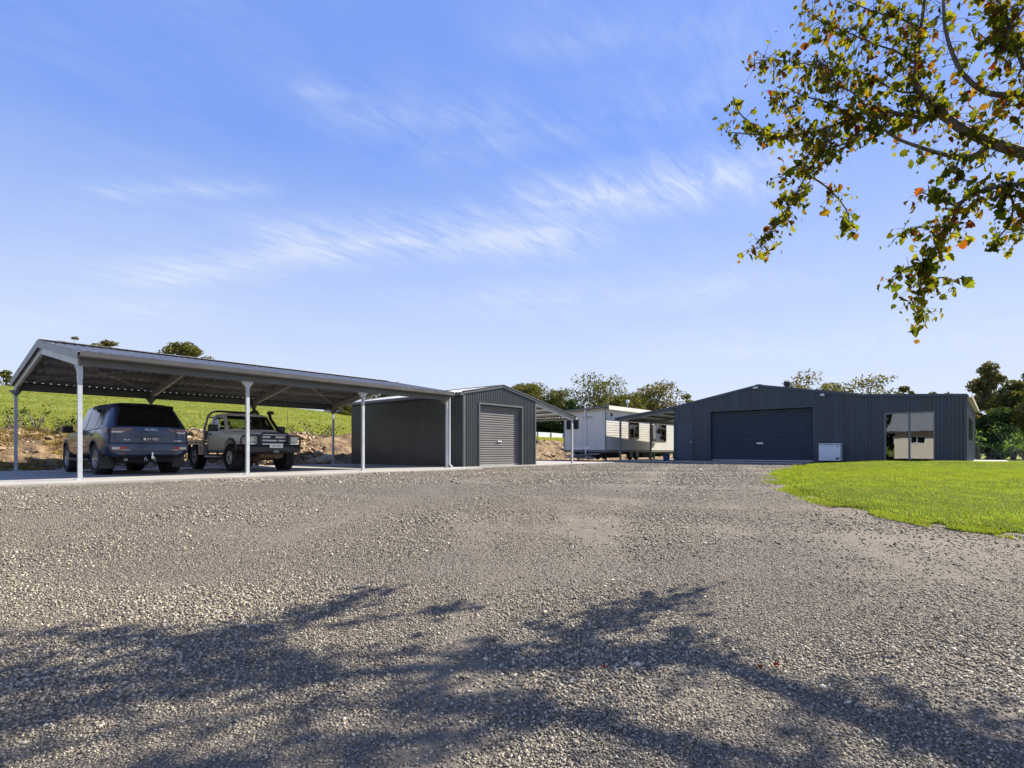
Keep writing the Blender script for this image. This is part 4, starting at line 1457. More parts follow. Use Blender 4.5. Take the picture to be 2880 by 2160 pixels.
MB().tube([(CX0 - 0.06, 19.05, 0.18), (CX0 - 0.06, 19.05, 2.62), (CX0 - 0.12, 19.07, 2.80), (CX0 - 0.12, 19.07, 3.62)], 0.045, 10).build('vent_pipe', 'white_paint', cab, True)
MB().tube([(CX0 - 0.06, 19.05, 0.20), (CX0 - 0.20, 18.75, 0.14), (CX0 - 0.30, 18.2, 0.10)], 0.045, 8).build('drain_pipe', 'white_paint', cab, True)
# chassis, axle, wheels, drawbar
for y in (18.1, 20.2):
    MB().box(CX0 + 0.05, CX1 - 0.2, y - 0.05, y + 0.05, 0.34, 0.50).build('chassis_rail', 'black_steel', cab)
for k in range(6):
    x = CX0 + 0.4 + k * 2.4
    MB().box(x - 0.05, x + 0.05, 18.15, 20.15, 0.36, 0.48).build('cross_member', 'black_steel', cab)
for x0, x1, y0, y1, z0 in ((30.5, 32.6, 18.0, 20.3, 0.12), (35.6, 37.4, 17.85, 18.6, 0.10), (38.6, 40.2, 18.0, 20.2, 0.14)):
    MB().bev(x0, x1, y0, y1, z0, 0.42, 0.03).build('dark_filler_box', 'underbody', cab)  # dark boxes added to blacken the space under the cabin
for x in (33.9, 34.8):
    for y in (17.92, 20.45):
        wl_ = MB().lathe([(0.06, -0.10), (0.30, -0.10), (0.36, -0.06), (0.37, 0.0), (0.36, 0.06), (0.30, 0.10), (0.06, 0.10)], 18, 'y', (x, y, 0.33)).build('wheel', 'rubber', cab, True)
        MB().lathe([(0.0, -0.105), (0.16, -0.105), (0.19, -0.101)], 14, 'y', (x, y, 0.33)).build('rim', 'zinc_dull', wl_, True)
for x in (31.0, 38.0, 41.5):
    for y in (18.1, 20.2):
        MB().bar((x, y, 0.34), (x, y, -0.06), 0.09, 0.09, (0, 1, 0)).build('prop_stand', 'gutter', cab)
MB().bar((CX0 + 0.1, 18.1, 0.40), (CX0 - 1.0, 18.95, 0.32), 0.07, 0.10).build('drawbar', 'zinc_dull', cab)
MB().bar((CX0 + 0.1, 20.2, 0.40), (CX0 - 1.0, 19.15, 0.32), 0.07, 0.10).build('drawbar', 'zinc_dull', cab)
MB().box(CX0 - 1.25, CX0 - 0.95, 18.98, 19.12, 0.28, 0.36).build('coupling', 'zinc_dull', cab)
# white finial on the cabin roof
fn = empty('roof_antenna', (34.1, 18.2, CZ1 + 0.33), 0, 'white ball topped antenna on a short mast above the cabin roof', 'antenna')
MB().tube([(34.1, 18.2, CZ1 + 0.33), (34.1, 18.2, CZ1 + 0.85)], 0.03, 8).build('mast', 'white_paint', fn)
MB().lathe([(0.0, -0.14), (0.09, -0.11), (0.14, 0.0), (0.10, 0.10), (0.0, 0.14)], 14, 'z', (34.1, 18.2, CZ1 + 0.95)).build('ball', 'white_paint', fn, True)

# pile of steel lengths lying in front of the cabin end
for i, (ya, yb, zc, xx, mt, lb) in enumerate(((17.9, 20.2, 0.14, 29.35, 'zinc', 'galvanised steel channel lying lowest in the pile before the cabin end'),
                                              (18.2, 20.0, 0.24, 29.45, 'gutter', 'dark steel channel resting on the galvanised one before the cabin end'),
                                              (17.8, 19.0, 0.10, 28.95, 'zinc_dull', 'short loose steel offcut lying in front of the pile by the cabin'))):
    o = MB()
    o.prism([(xx - 0.05, ya, zc - 0.04), (xx + 0.05, ya, zc - 0.04), (xx + 0.05, ya, zc - 0.03), (xx - 0.04, ya, zc - 0.03), (xx - 0.04, ya, zc + 0.03), (xx + 0.05, ya, zc + 0.03), (xx + 0.05, ya, zc + 0.04), (xx - 0.05, ya, zc + 0.04)], (0, yb - ya, 0.02 * i))
    r_ = empty('steel_channel', (xx, ya, 0), 0, lb, 'steel channel', 'steel lengths by the cabin')
    o.build('channel', mt, r_)

# folding table
ft = empty('folding_table', (28.2, 18.25, 0.0), 0, 'white topped folding table standing before the shaded end of the cabin', 'table')
MB().bev(27.85, 28.55, 17.55, 19.45, 0.715, 0.755, 0.012).build('tabletop', 'table_white', ft)
for y in (17.85, 19.15):
    for x in (27.95, 28.45):
        MB().tube([(x, y, 0.715), (x, y + 0.02, 0.4), (x + (0.03 if x > 28.2 else -0.03), y, 0.0)], 0.014, 6).build('leg', 'black_steel', ft)
    MB().tube([(27.95, y, 0.30), (28.45, y, 0.30)], 0.011, 6).build('leg_brace', 'black_steel', ft)
MB().tube([(28.2, 17.9, 0.32), (28.2, 18.3, 0.60), (28.2, 19.0, 0.60), (28.2, 19.12, 0.32)], 0.010, 6).build('folding_strut', 'black_steel', ft)


# ------------------------------------------------------------------ cream house across the yard (behind the camera; the sliding door mirrors it)
hx, hy0, hy1 = -6.0, -1.5, 7.8
hz = float(yard_z(hx, 5)) - 0.05
hs = empty('cream_house', (hx, 5.5, hz), 0, 'cream weatherboard house with grey tin roof, mirrored in the glass sliding door', 'house')
HW = 3.35
w_y0, w_y1 = 5.35, 6.5
for a_, b_, z0, z1 in ((hy0, w_y0, 0.3, HW), (w_y0, w_y1, 0.3, 2.30), (w_y0, w_y1, 2.95, HW), (w_y1, hy1, 0.3, HW)):
    lap_wall(MB(), 'y', a_, b_, hx, hz + z0, hz + z1, 1, 0.17).build('front_wall', 'cream', hs)
MB().box(hx - 8, hx - 0.05, hy0 + 0.05, hy1 - 0.05, hz - 0.2, hz + HW).build('house_body', 'cream', hs)
wf = MB().box(hx - 0.04, hx + 0.05, w_y0, w_y0 + 0.06, hz + 2.30, hz + 2.95).box(hx - 0.04, hx + 0.05, w_y1 - 0.06, w_y1, hz + 2.30, hz + 2.95)
wf.box(hx - 0.04, hx + 0.048, w_y0 + 0.06, w_y1 - 0.06, hz + 2.30, hz + 2.36).box(hx - 0.04, hx + 0.048, w_y0 + 0.06, w_y1 - 0.06, hz + 2.89, hz + 2.95).box(hx - 0.03, hx + 0.04, 5.90, 5.96, hz + 2.36, hz + 2.89)
wo = wf.build('window', 'white_paint', hs)
MB().box(hx - 0.01, hx + 0.0, w_y0 + 0.06, w_y1 - 0.06, hz + 2.36, hz + 2.89).build('pane', 'glass_black', wo)
MB().box(hx + 0.55, hx + 0.60, hy0 - 0.5, hy1 + 0.5, hz + HW - 0.08, hz + HW + 0.14).build('fascia', 'wood_dark', hs)
MB().box(hx + 0.0, hx + 0.55, hy0 - 0.5, hy1 + 0.5, hz + HW - 0.02, hz + HW + 0.02).build('eave_lining', 'white_paint', hs)
rs = ribs(hy0 - 0.55, hy1 + 0.55, 0.19, 0.026, 'trap')
MB().grid([[(hx + 0.65, y, hz + HW + 0.12 + o) for y, o in rs], [(hx - 4.0, y, hz + HW + 3.0 + o) for y, o in rs]]).build('roof_sheet', 'zinc', hs)
MB().grid([[(hx - 8.5, y, hz + HW + 0.12 + o) for y, o in rs], [(hx - 4.0, y, hz + HW + 3.0 + o) for y, o in rs]]).build('roof_sheet', 'zinc', hs)

# ------------------------------------------------------------------ pale panel fence on the rise behind the small shed
fence = empty('panel_fence', (40, 35.5, 0), 0, 'pale panel fence on the grassy rise seen under the small shed awning', 'fence')
for k in range(16):
    xa = 40.0 + k * 2.4
    ya = 36.0 - 0.02 * k
    za = float(hill_z(xa, ya)) - 0.16
    zb = float(hill_z(xa + 2.4, ya)) - 0.16
    MB().prism([(xa + 0.05, ya, za), (xa + 2.35, ya, zb), (xa + 2.35, ya, zb + 0.55), (xa + 0.05, ya, za + 0.55)], (0, 0.04, 0)).build('panel', 'white_paint', fence)
    MB().box(xa - 0.05, xa + 0.05, ya - 0.05, ya + 0.09, za, za + 0.60).build('post', 'gutter', fence)

# ------------------------------------------------------------------ far houses
def far_house(x, y, w, d, h, rz, wallm, roofm, label, win=()):
    z = float(hill_z(x, y)) - 0.2
    r_ = empty('distant_house', (x, y, z), rz, label, 'house', 'houses beyond the paddock')
    MB().box(-w / 2, w / 2, -d / 2, d / 2, -0.6, h).build('walls', wallm, r_, world=False)
    MB().prism([(-w / 2 - 0.3, -d / 2 - 0.4, h), (-w / 2 - 0.3, d / 2 + 0.4, h), (-w / 2 - 0.3, 0, h + d * 0.22)], (w + 0.6, 0, 0)).build('roof', roofm, r_, world=False)
    for wx, wz in win:
        f_ = MB().box(wx - 0.85, wx + 0.85, -d / 2 - 0.06, -d / 2 - 0.002, wz, wz + 1.3).build('window', 'white_paint', r_, world=False)
        for s in (-0.42, 0.42):
            MB().box(wx + s - 0.33, wx + s + 0.33, -d / 2 - 0.07, -d / 2 - 0.062, wz + 0.1, wz + 1.2).build('pane', 'glass_black', f_, world=False)


p = at(972, 1167, 88)
hr = empty('distant_house', (p.x, p.y, p.z), TH - R(90), 'grey roofed house with white framed window peeping past the small shed corner', 'house', 'houses beyond the paddock')
MB().box(-3.2, 3.0, 0.0, 4.0, -5.0, 0.42).build('walls', 'skirt', hr, world=False)
MB().prism([(-3.6, -0.4, 0.42), (-3.6, 4.4, 0.42), (-3.6, 2.0, 1.5)], (7.0, 0, 0)).build('roof', 'gutter_dark', hr, world=False)
wf = MB().box(-0.55, 0.55, -0.06, -0.002, -0.40, 0.32).build('window', 'white_paint', hr, world=False)
for q in (-0.26, 0.26):
    MB().box(q - 0.20, q + 0.20, -0.07, -0.062, -0.33, 0.24).build('pane', 'glass_black', wf, world=False)
for k, (px, zz, lb) in enumerate(((95, 62, 'small white roofed house on the crest below the left carport eave'), (150, 64, 'second tiny white house on the hill crest beside the first'),
                                  (640, 70, 'tiny white building on the crest behind the ute'), (400, 66, 'low white building on the crest beyond the car roof'))):
    p = at(px, 1100, zz)
    far_house(p.x, p.y, 3.4, 2.4, 1.0, R(-50 + 12 * k), 'white_paint', 'white_paint', lb)


# ------------------------------------------------------------------ vehicles
def boolean_cut(me, cutters):
    o = bpy.data.objects.new('body_tmp', me)
    COL.objects.link(o)
    tmp = []
    for c in cutters:
        co = bpy.data.objects.new('cut_tmp', c)
        COL.objects.link(co)
        tmp.append(co)
        md = o.modifiers.new('cut', 'BOOLEAN')
        md.object = co
        md.operation = 'DIFFERENCE'
        md.solver = 'EXACT'
    dg = bpy.context.evaluated_depsgraph_get()
    dg.update()
    out = bpy.data.meshes.new_from_object(o.evaluated_get(dg))
    for t in tmp + [o]:
        bpy.data.objects.remove(t)
    return out


def dark_cut(me):
    me.materials.clear()
    me.materials.append(M['paint_white'])
    me.materials.append(M['seat'])
    me.polygons.foreach_set('material_index', [1] * len(me.polygons))
    return me


class Loft:
    """body skin: stations (y, dict) -> ring of half-profile points, mirrored"""

    def __init__(s, stations, ring):
        s.st = stations
        s.ring = [ring(**q) for q in stations]      # each: list of (x, y, z) from bottom centre to top centre

    def pt(s, y, k):
        R_ = s.ring
        for i in range(len(R_) - 1):
            ya, yb = R_[i][k][1], R_[i + 1][k][1]
            if ya <= y <= yb:
                t = (y - ya) / max(1e-6, yb - ya)
                return Vector(R_[i][k]).lerp(Vector(R_[i + 1][k]), t)
        return Vector(R_[0][k] if y < R_[0][k][1] else R_[-1][k])

    def side(s, y, k0, k1, t, off, sgn):
        a, b = s.pt(y, k0), s.pt(y, k1)
        p = a.lerp(b, t)
        n = Vector((1, 0, 0.35 if k0 >= 5 else 0.0)).normalized()
        p = p + n * off
        return Vector((p.x * sgn, p.y, p.z))

    def mesh(s, name, mat, rear_bulge=0.07, front_bulge=0.10):
        mb = MB()
        n = len(s.ring[0])
        for sg in (1, -1):
            mb.grid([[(p[0] * sg, p[1], p[2]) for p in r] for r in s.ring])
        for r, bul, cr in ((s.ring[0], -rear_bulge, 0.0), (s.ring[-1], front_bulge, 0.0)):
            P = []
            for k in range(n):
                row = []
                for q in (-1, -0.8, -0.5, 0, 0.5, 0.8, 1):
                    fall = min(1.0, r[k][0] / 0.4) if k not in (0, n - 1) else 0
                    row.append((r[k][0] * q, r[k][1] + bul * (1 - abs(q) ** 2.4) * fall, r[k][2]))
                P.append(row)
            mb.grid(P)
        bm = bmesh.new()
        me = mb.mesh(name, mat)
        bm.from_mesh(me)
        bmesh.ops.remove_doubles(bm, verts=bm.verts, dist=0.0008)
        bmesh.ops.dissolve_degenerate(bm, edges=bm.edges, dist=0.0005)
        bmesh.ops.recalc_face_normals(bm, faces=bm.faces)
        bm.to_mesh(me)
        bm.free()
        return me


def smooth_mesh(me, ang=40):
    me.polygons.foreach_set('use_smooth', [True] * len(me.polygons))
    me.set_sharp_from_angle(angle=R(ang))
    me.update()
    return me


def panel(loft, y0, y1, k0, k1, t0, t1, off, sgn, n=8, trim=None):
    P = []
    for j in range(5):
        t = t0 + (t1 - t0) * j / 4
        row = []
        for i in range(n + 1):
            ya, yb = y0, y1
            if trim:
                ya, yb = y0 + trim[0] * (t - t0), y1 + trim[1] * (t - t0)
            row.append(loft.side(ya + (yb - ya) * i / n, k0, k1, t, off, sgn))
        P.append(row)
    return MB().grid(P)


def wheel(parent, x, y, r, w, rimr, rim_mat, style, sgn):
    t = [(rimr * 0.98, -w * 0.42), (r * 0.93, -w / 2), (r * 0.985, -w * 0.36), (r, -w * 0.12), (r, w * 0.12), (r * 0.985, w * 0.36), (r * 0.93, w / 2), (rimr * 0.98, w * 0.42)]
    hub = bpy.data.objects.new('wheel', None)
    COL.objects.link(hub)
    hub.parent = parent
    hub.location = (x, y, r)
    tm = MB().lathe(t, 36, 'x')
    nt_ = 36
    for k in range(nt_):                                    # tread blocks
        a = 2 * math.pi * k / nt_
        for xx in (-w * 0.30, 0.0, w * 0.30):
            aa = a + (0.08 if xx == 0 else 0)
            c, s_ = math.cos(aa), math.sin(aa)
            p = Vector((xx, c * (r + 0.001), s_ * (r + 0.001)))
            tm.bar(p + Vector((-w * 0.11, 0, 0)), p + Vector((w * 0.11, 0, 0)), 0.035 if r > 0.3 else 0.03, 0.016, (0, c, s_))
    tm.build('tyre', 'rubber', hub, True, world=False)
    o = sgn
    rm = MB()
    if style == 'alloy':
        rm.lathe([(rimr, o * w * 0.40), (rimr * 0.95, o * w * 0.43), (rimr * 0.90, o * w * 0.36), (rimr * 0.88, -o * w * 0.2)], 30, 'x')
        for k in range(6):
            for d in (-0.11, 0.11):
                a = 2 * math.pi * k / 6 + d
                b_ = 2 * math.pi * k / 6 + d * 1.5
                rm.bar((o * w * 0.33, 0.05 * math.cos(a), 0.05 * math.sin(a)), (o * w * 0.37, rimr * 0.92 * math.cos(b_), rimr * 0.92 * math.sin(b_)), 0.030, 0.022, (1, 0, 0))
        rm.lathe([(0.0, o * w * 0.38), (0.05, o * w * 0.375), (0.075, o * w * 0.33), (0.075, o * w * 0.2)], 16, 'x')
        rm.build('rim', rim_mat, hub, True, world=False)
        MB().lathe([(0.0, o * w * 0.12), (rimr * 0.75, o * w * 0.12)], 20, 'x').build('brake_disc', 'gutter', hub, world=False)
    else:
        rm.lathe([(rimr, o * w * 0.42), (rimr * 0.94, o * w * 0.44), (rimr * 0.88, o * w * 0.30), (rimr * 0.60, o * w * 0.26), (rimr * 0.46, o * w * 0.34), (rimr * 0.30, o * w * 0.34), (rimr * 0.28, o * w * 0.48), (0.0, o * w * 0.50)], 30, 'x')
        rm.build('rim', rim_mat, hub, True, world=False)
        for k in range(8):
            a = 2 * math.pi * k / 8
            cy, cz = rimr * 0.74 * math.cos(a), rimr * 0.74 * math.sin(a)
            MB().lathe([(0.0, o * w * 0.292), (0.024, o * w * 0.292)], 10, 'x', (0, cy, cz)).build('vent_hole', 'underbody', hub, world=False)
        MB().lathe([(0.0, o * w * 0.56), (0.045, o * w * 0.55), (0.055, o * w * 0.40)], 14, 'x').build('hub_cap', 'black_steel', hub, True, world=False)
    return hub


def lpart(mb, name, mat, parent, smooth=False):
    return mb.build(name, mat, parent, smooth, world=False)


def lettering(txt, size, mat, parent, loc, rot, name='lettering', depth=0.002, sx=1.0):
    o = link(name, text_mesh(txt, size, mat, depth), parent, loc, rot)
    o.scale = (sx, 1, 1)
    return o


# ---- dark blue seven-seat wagon, tail towards the yard (local +y = its front)
def wagon_ring(y, w, zb, belt, roof, wr, lean=0.0, mid=0.72):
    pts = [(0, zb), (0.84 * w, zb), (0.965 * w, zb + 0.09), (w, mid), (0.992 * w, belt - 0.16), (0.945 * w, belt), (wr, roof - 0.14), (wr - 0.055, roof - 0.05), (wr * 0.62, roof - 0.004), (0, roof + 0.008)]
    return [(x, y + lean * max(0, z - belt), z) for x, z in pts]


suv = empty('blue_wagon', (4.66, 15.62, 0), R(0.0), 'dark blue four wheel drive wagon parked tail out under the carport', 'car')
WST = [dict(y=0.06, w=0.815, zb=0.50, belt=1.17, roof=1.735, wr=0.60, lean=0.52, mid=0.78),
       dict(y=0.13, w=0.885, zb=0.45, belt=1.17, roof=1.765, wr=0.64, lean=0.50, mid=0.78),
       dict(y=0.30, w=0.928, zb=0.42, belt=1.165, roof=1.79, wr=0.685, lean=0.42, mid=0.76),
       dict(y=0.62, w=0.935, zb=0.42, belt=1.16, roof=1.805, wr=0.70, lean=0.26),
       dict(y=1.05, w=0.935, zb=0.42, belt=1.145, roof=1.815, wr=0.71, lean=0.08),
       dict(y=1.60, w=0.932, zb=0.41, belt=1.125, roof=1.82, wr=0.715),
       dict(y=2.15, w=0.93, zb=0.41, belt=1.11, roof=1.81, wr=0.71),
       dict(y=2.70, w=0.93, zb=0.41, belt=1.10, roof=1.775, wr=0.69),
       dict(y=3.10, w=0.93, zb=0.41, belt=1.09, roof=1.56, wr=0.71),
       dict(y=3.55, w=0.93, zb=0.41, belt=1.08, roof=1.27, wr=0.75),
       dict(y=3.72, w=0.93, zb=0.41, belt=1.06, roof=1.17, wr=0.77),
       dict(y=4.20, w=0.92, zb=0.40, belt=1.00, roof=1.12, wr=0.75),
       dict(y=4.58, w=0.88, zb=0.38, belt=0.93, roof=1.03, wr=0.70),
       dict(y=4.74, w=0.80, zb=0.40, belt=0.86, roof=0.95, wr=0.62)]
wl_ = Loft(WST, wagon_ring)
body = wl_.mesh('body', 'paint_blue')
RA, FA, WR = 1.02, 3.87, 0.385
cut = []
for ya in (RA, FA):
    cut.append(MB().tube([(-1.2, ya, WR + 0.02), (1.2, ya, WR + 0.02)], 0.455, 32).mesh('cutter', None))
body = smooth_mesh(boolean_cut(body, cut), 32)
link('body', body, suv)
lpart(MB().box(-0.62, 0.62, 0.35, 4.4, 0.30, 0.56), 'underbody', 'underbody', suv)
for ya in (RA, FA):
    for sg in (-1, 1):
        lpart(MB().tube([(sg * 0.63, ya, WR + 0.02), (sg * 0.60, ya, WR + 0.02)], 0.45, 28), 'arch_liner', 'underbody', suv)
        # dark flare ring round the arch
        P = [[], []]
        for k in range(17):
            a = R(-12 + 204 * k / 16)
            for q, rr_ in ((0, 0.452), (1, 0.495)):
                P[q].append((sg * (0.945 - 0.012 * q), ya + rr_ * math.cos(a), WR + 0.02 + rr_ * math.sin(a)))
        lpart(MB().grid(P), 'wheel_arch_trim', 'dark_plastic', suv)
        wheel(suv, sg * 0.79, ya, WR, 0.26, 0.235, 'alloy', 'alloy', sg)
        if True:
            lpart(MB().box(sg * 0.79 - 0.15, sg * 0.79 + 0.15, ya - 0.50, ya - 0.485, 0.16, 0.55), 'mud_flap', 'dark_plastic', suv)
# glazing
for sg in (-1, 1):
    lpart(panel(wl_, 2.02, 2.98, 5, 6, 0.06, 0.93, 0.006, sg, 8, (-0.05, -0.60)), 'front_side_window', 'glass_car', suv)
    lpart(panel(wl_, 1.12, 1.94, 5, 6, 0.06, 0.93, 0.006, sg), 'rear_side_window', 'glass_car', suv)
    lpart(panel(wl_, 0.42, 1.02, 5, 6, 0.10, 0.90, 0.006, sg, 8, (0.25, 0.0)), 'quarter_window', 'glass_black', suv)
    lpart(panel(wl_, 0.40, 3.05, 4, 5, 0.86, 0.99, 0.008, sg), 'belt_moulding', 'dark_plastic', suv)
    # door shut lines and handles
    for yd in (1.08, 1.98, 3.02):
        lpart(panel(wl_, yd - 0.006, yd + 0.006, 2, 5, 0.05, 0.98, 0.003, sg, 1), 'door_gap', 'underbody', suv)
    for yd in (1.20, 2.12):
        p = wl_.side(yd + 0.09, 4, 5, 0.1, 0.02, sg)
        lpart(MB().bev(p.x - 0.018, p.x + 0.018, p.y - 0.10, p.y + 0.10, p.z - 0.02, p.z + 0.02, 0.012), 'door_handle', 'paint_blue', suv, True)
    lpart(MB().bev(sg * 0.90 - 0.06, sg * 0.90 + 0.06, 1.42, 3.36, 0.33, 0.40, 0.02), 'side_step', 'dark_plastic', suv, True)
    # mirrors
    mr = lpart(MB().bev(sg * 1.06 - 0.12, sg * 1.06 + 0.12, 2.90, 3.02, 1.07, 1.25, 0.035), 'door_mirror', 'black_steel', suv, True)
    lpart(MB().box(sg * 1.06 - 0.09, sg * 1.06 + 0.09, 2.893, 2.899, 1.095, 1.225), 'mirror_glass', 'glass_black', mr)
    lpart(MB().bar((sg * 0.90, 2.97, 1.10), (sg * 0.98, 2.97, 1.12), 0.06, 0.04), 'mirror_arm', 'black_steel', mr)


def rear_pt(x, z, off=0.0):
    """point on the tail skin: ring 0 interpolated, pushed out by off"""
    r = wl_.ring[0]
    for k in range(2, len(r) - 1):
        if r[k][2] <= z <= r[k + 1][2] or k == len(r) - 2:
            t = min(1, max(0, (z - r[k][2]) / max(1e-6, r[k + 1][2] - r[k][2])))
            a = Vector(r[k]).lerp(Vector(r[k + 1]), t)
            break
    q = min(1, abs(x) / max(0.05, a.x))
    return Vector((x, a.y - 0.07 * (1 - q ** 2.4) - off, z))


def rear_poly(rows, off, n=10):
    """rows of (z, x_left, x_right) laid on the tail"""
    P = []
    for z, xa, xb in rows:
        P.append([rear_pt(xa + (xb - xa) * i / n, z, off) for i in range(n + 1)])
    return MB().grid(P)


lpart(rear_poly([(1.19, -0.69, 0.69), (1.26, -0.69, 0.69), (1.40, -0.645, 0.645), (1.55, -0.585, 0.585), (1.655, -0.53, 0.53)], 0.010), 'rear_window', 'glass_black', suv, True)
# spoiler over the window
sp = MB()
P = []
for z, o_ in ((1.66, 0.02), (1.69, 0.09), (1.735, 0.08)):
    P.append([rear_pt(-0.60 + 1.2 * i / 10, z, o_ - 0.03 * (abs(i - 5) / 5) ** 2) for i in range(11)])
P.append([(x, y + 0.36, 1.775) for (x, y, z) in [tuple(q) for q in P[-1]]])
sp.grid(P)
lpart(sp, 'roof_spoiler', 'glass_black', suv, True)
# tail lamps: outer on the body corner, inner blade on the tailgate
for sg in (-1, 1):
    tl = lpart(rear_poly([(1.01, sg * 0.60, sg * 0.808), (1.05, sg * 0.50, sg * 0.806), (1.10, sg * 0.40, sg * 0.803), (1.145, sg * 0.33, sg * 0.80)], 0.012), 'tail_lamp', 'dark_lens', suv, True)
    lpart(rear_poly([(1.03, sg * 0.62, sg * 0.80), (1.065, sg * 0.55, sg * 0.80)], 0.018), 'lamp_bar', 'clear_lens', tl)
    lpart(panel(wl_, 0.08, 0.34, 4, 5, 0.05, 0.85, 0.008, sg, 4, (0.0, -0.1)), 'side_tail_lamp', 'dark_lens', suv)
    # bumper reflector
    rf = lpart(rear_poly([(0.615, sg * 0.56, sg * 0.80), (0.655, sg * 0.52, sg * 0.815), (0.69, sg * 0.50, sg * 0.82)], 0.050), 'reflector', 'red_lens', suv, True)
    lpart(rear_poly([(0.622, sg * 0.66, sg * 0.79), (0.655, sg * 0.645, sg * 0.80), (0.685, sg * 0.64, sg * 0.80)], 0.056), 'reverse_lamp', 'clear_lens', rf)
# bumper: body-coloured band over a grey skirt
bp = MB()
P = []
for z, o_ in ((0.56, 0.03), (0.60, 0.045), (0.70, 0.045), (0.76, 0.035), (0.775, 0.0)):
    P.append([rear_pt(-0.842 + 1.684 * i / 16, z, o_) for i in range(17)])
bp.grid(P)
lpart(bp, 'bumper', 'paint_blue', suv, True)
P = []
for z, o_ in ((0.42, -0.06), (0.45, 0.02), (0.50, 0.05), (0.565, 0.052), (0.60, 0.052)):
    row = []
    for i in range(25):
        x = -0.842 + 1.684 * i / 24
        zz_ = z
        if z > 0.55:
            ax = abs(x)
            zz_ = 0.535 if ax < 0.34 else (0.535 + (z - 0.5 + 0.0) * (ax - 0.34) / 0.10 if ax < 0.44 else (z + 0.035 if ax < 0.66 else z - 0.03))
        row.append(rear_pt(x, zz_, o_))
    P.append(row)
lpart(MB().grid(P), 'bumper_skirt', 'car_skirt', suv)
# tailgate shut lines, handle bar, number plate recess
for sg in (-1, 1):
    g_ = MB().grid([[rear_pt(sg * 0.73, 1.0, 0.004), rear_pt(sg * 0.74, 1.0, 0.004)], [rear_pt(sg * 0.73, 0.90, 0.004), rear_pt(sg * 0.74, 0.90, 0.004)], [rear_pt(sg * 0.68, 0.80, 0.004), rear_pt(sg * 0.69, 0.795, 0.004)]])
    lpart(g_, 'tailgate_gap', 'underbody', suv)
lpart(rear_poly([(0.783, -0.69, 0.69), (0.795, -0.69, 0.69)], 0.006), 'tailgate_gap', 'underbody', suv)
lpart(rear_poly([(0.82, -0.40, 0.40), (0.90, -0.40, 0.40), (0.945, -0.33, 0.33)], 0.004), 'plate_recess', 'paint_blue', suv)
lpart(MB().bev(-0.33, 0.33, -0.055, -0.012, 0.95, 0.978, 0.006), 'tailgate_handle', 'paint_blue', suv, True)
plt = lpart(MB().bev(-0.19, 0.19, -0.046, -0.036, 0.835, 0.925, 0.004), 'number_plate', 'black_steel', suv)
lettering('JH 00D', 0.088, 'table_white', plt, (0.045, -0.0475, 0.880), (R(90), 0, 0), 'plate_lettering')
lpart(MB().box(-0.165, -0.115, -0.0475, -0.0462, 0.85, 0.91), 'plate_emblem', 'table_white', plt)
lettering('ISUZU', 0.075, 'chrome', suv, (0.0, rear_pt(0, 1.115).y - 0.012, 1.115), (R(82), 0, 0), 'badge_lettering', 0.006, 1.35)
lettering('MU-X', 0.05, 'chrome', suv, (-0.50, rear_pt(-0.5, 0.85).y - 0.008, 0.86), (R(90), 0, R(-6)), 'badge_lettering', 0.004)
lpart(rear_poly([(0.835, 0.53, 0.70), (0.85, 0.53, 0.70)], 0.008), 'badge', 'chrome', suv)
# tow hitch
lpart(MB().box(-0.03, 0.03, -0.16, 0.35, 0.40, 0.46), 'tow_tongue', 'chrome', suv)
lpart(MB().lathe([(0.028, 0.46), (0.018, 0.49), (0.025, 0.51), (0.03, 0.53), (0.022, 0.555), (0.0, 0.56)], 12, 'z', (0, -0.13, 0)), 'tow_ball', 'chrome', suv, True)
for x in (-0.13, 0.06):
    lpart(MB().tube([(x, -0.06, 0.44), (x - 0.03, -0.09, 0.36), (x + 0.02, -0.09, 0.34), (x + 0.02, -0.06, 0.42)], 0.012, 6), 'shackle', 'zinc', suv)
lpart(MB().tube([(-0.52, 0.1, 0.38), (-0.52, -0.02, 0.38)], 0.035, 10), 'exhaust', 'zinc_dull', suv)
# nose: lamp and grille so the front is not bare
lpart(MB().box(-0.45, 0.45, 4.80, 4.86, 0.62, 0.90), 'grille', 'dark_plastic', suv)
for sg in (-1, 1):
    lpart(MB().bev(sg * 0.64 - 0.14, sg * 0.64 + 0.14, 4.68, 4.80, 0.80, 0.92, 0.03), 'headlight', 'clear_lens', suv, True)
P = []
for j in range(6):
    t = j / 5
    y = 2.74 + 0.86 * t
    z = wl_.pt(y, 8).z
    wd = wl_.pt(y, 7).x * 0.97
    P.append([(-wd + 2 * wd * i / 10, y, z + 0.012 + 0.0 * i) for i in range(11)])
lpart(MB().grid(P), 'windscreen', 'glass_car', suv)

# ---- silver-white tray ute, nose towards the yard (local +y = its front)
ute = empty('tray_ute', (7.86, 20.42, 0), R(180 - 2), 'dusty white single cab tray ute with black bull bar and snorkel', 'ute')
# side numbers: sg=+1 is its left (seen on the image's right-hand side after the turn)


def ute_ring(y, w, zb, belt, roof, wr, lean=0.0, mid=0.85):
    pts = [(0, zb), (0.86 * w, zb), (0.97 * w, zb + 0.08), (w, mid), (0.985 * w, belt - 0.10), (0.955 * w, belt), (wr, roof - 0.11), (wr - 0.05, roof - 0.035), (wr * 0.6, roof), (0, roof + 0.01)]
    return [(x, y + lean * max(0, z - belt), z) for x, z in pts]


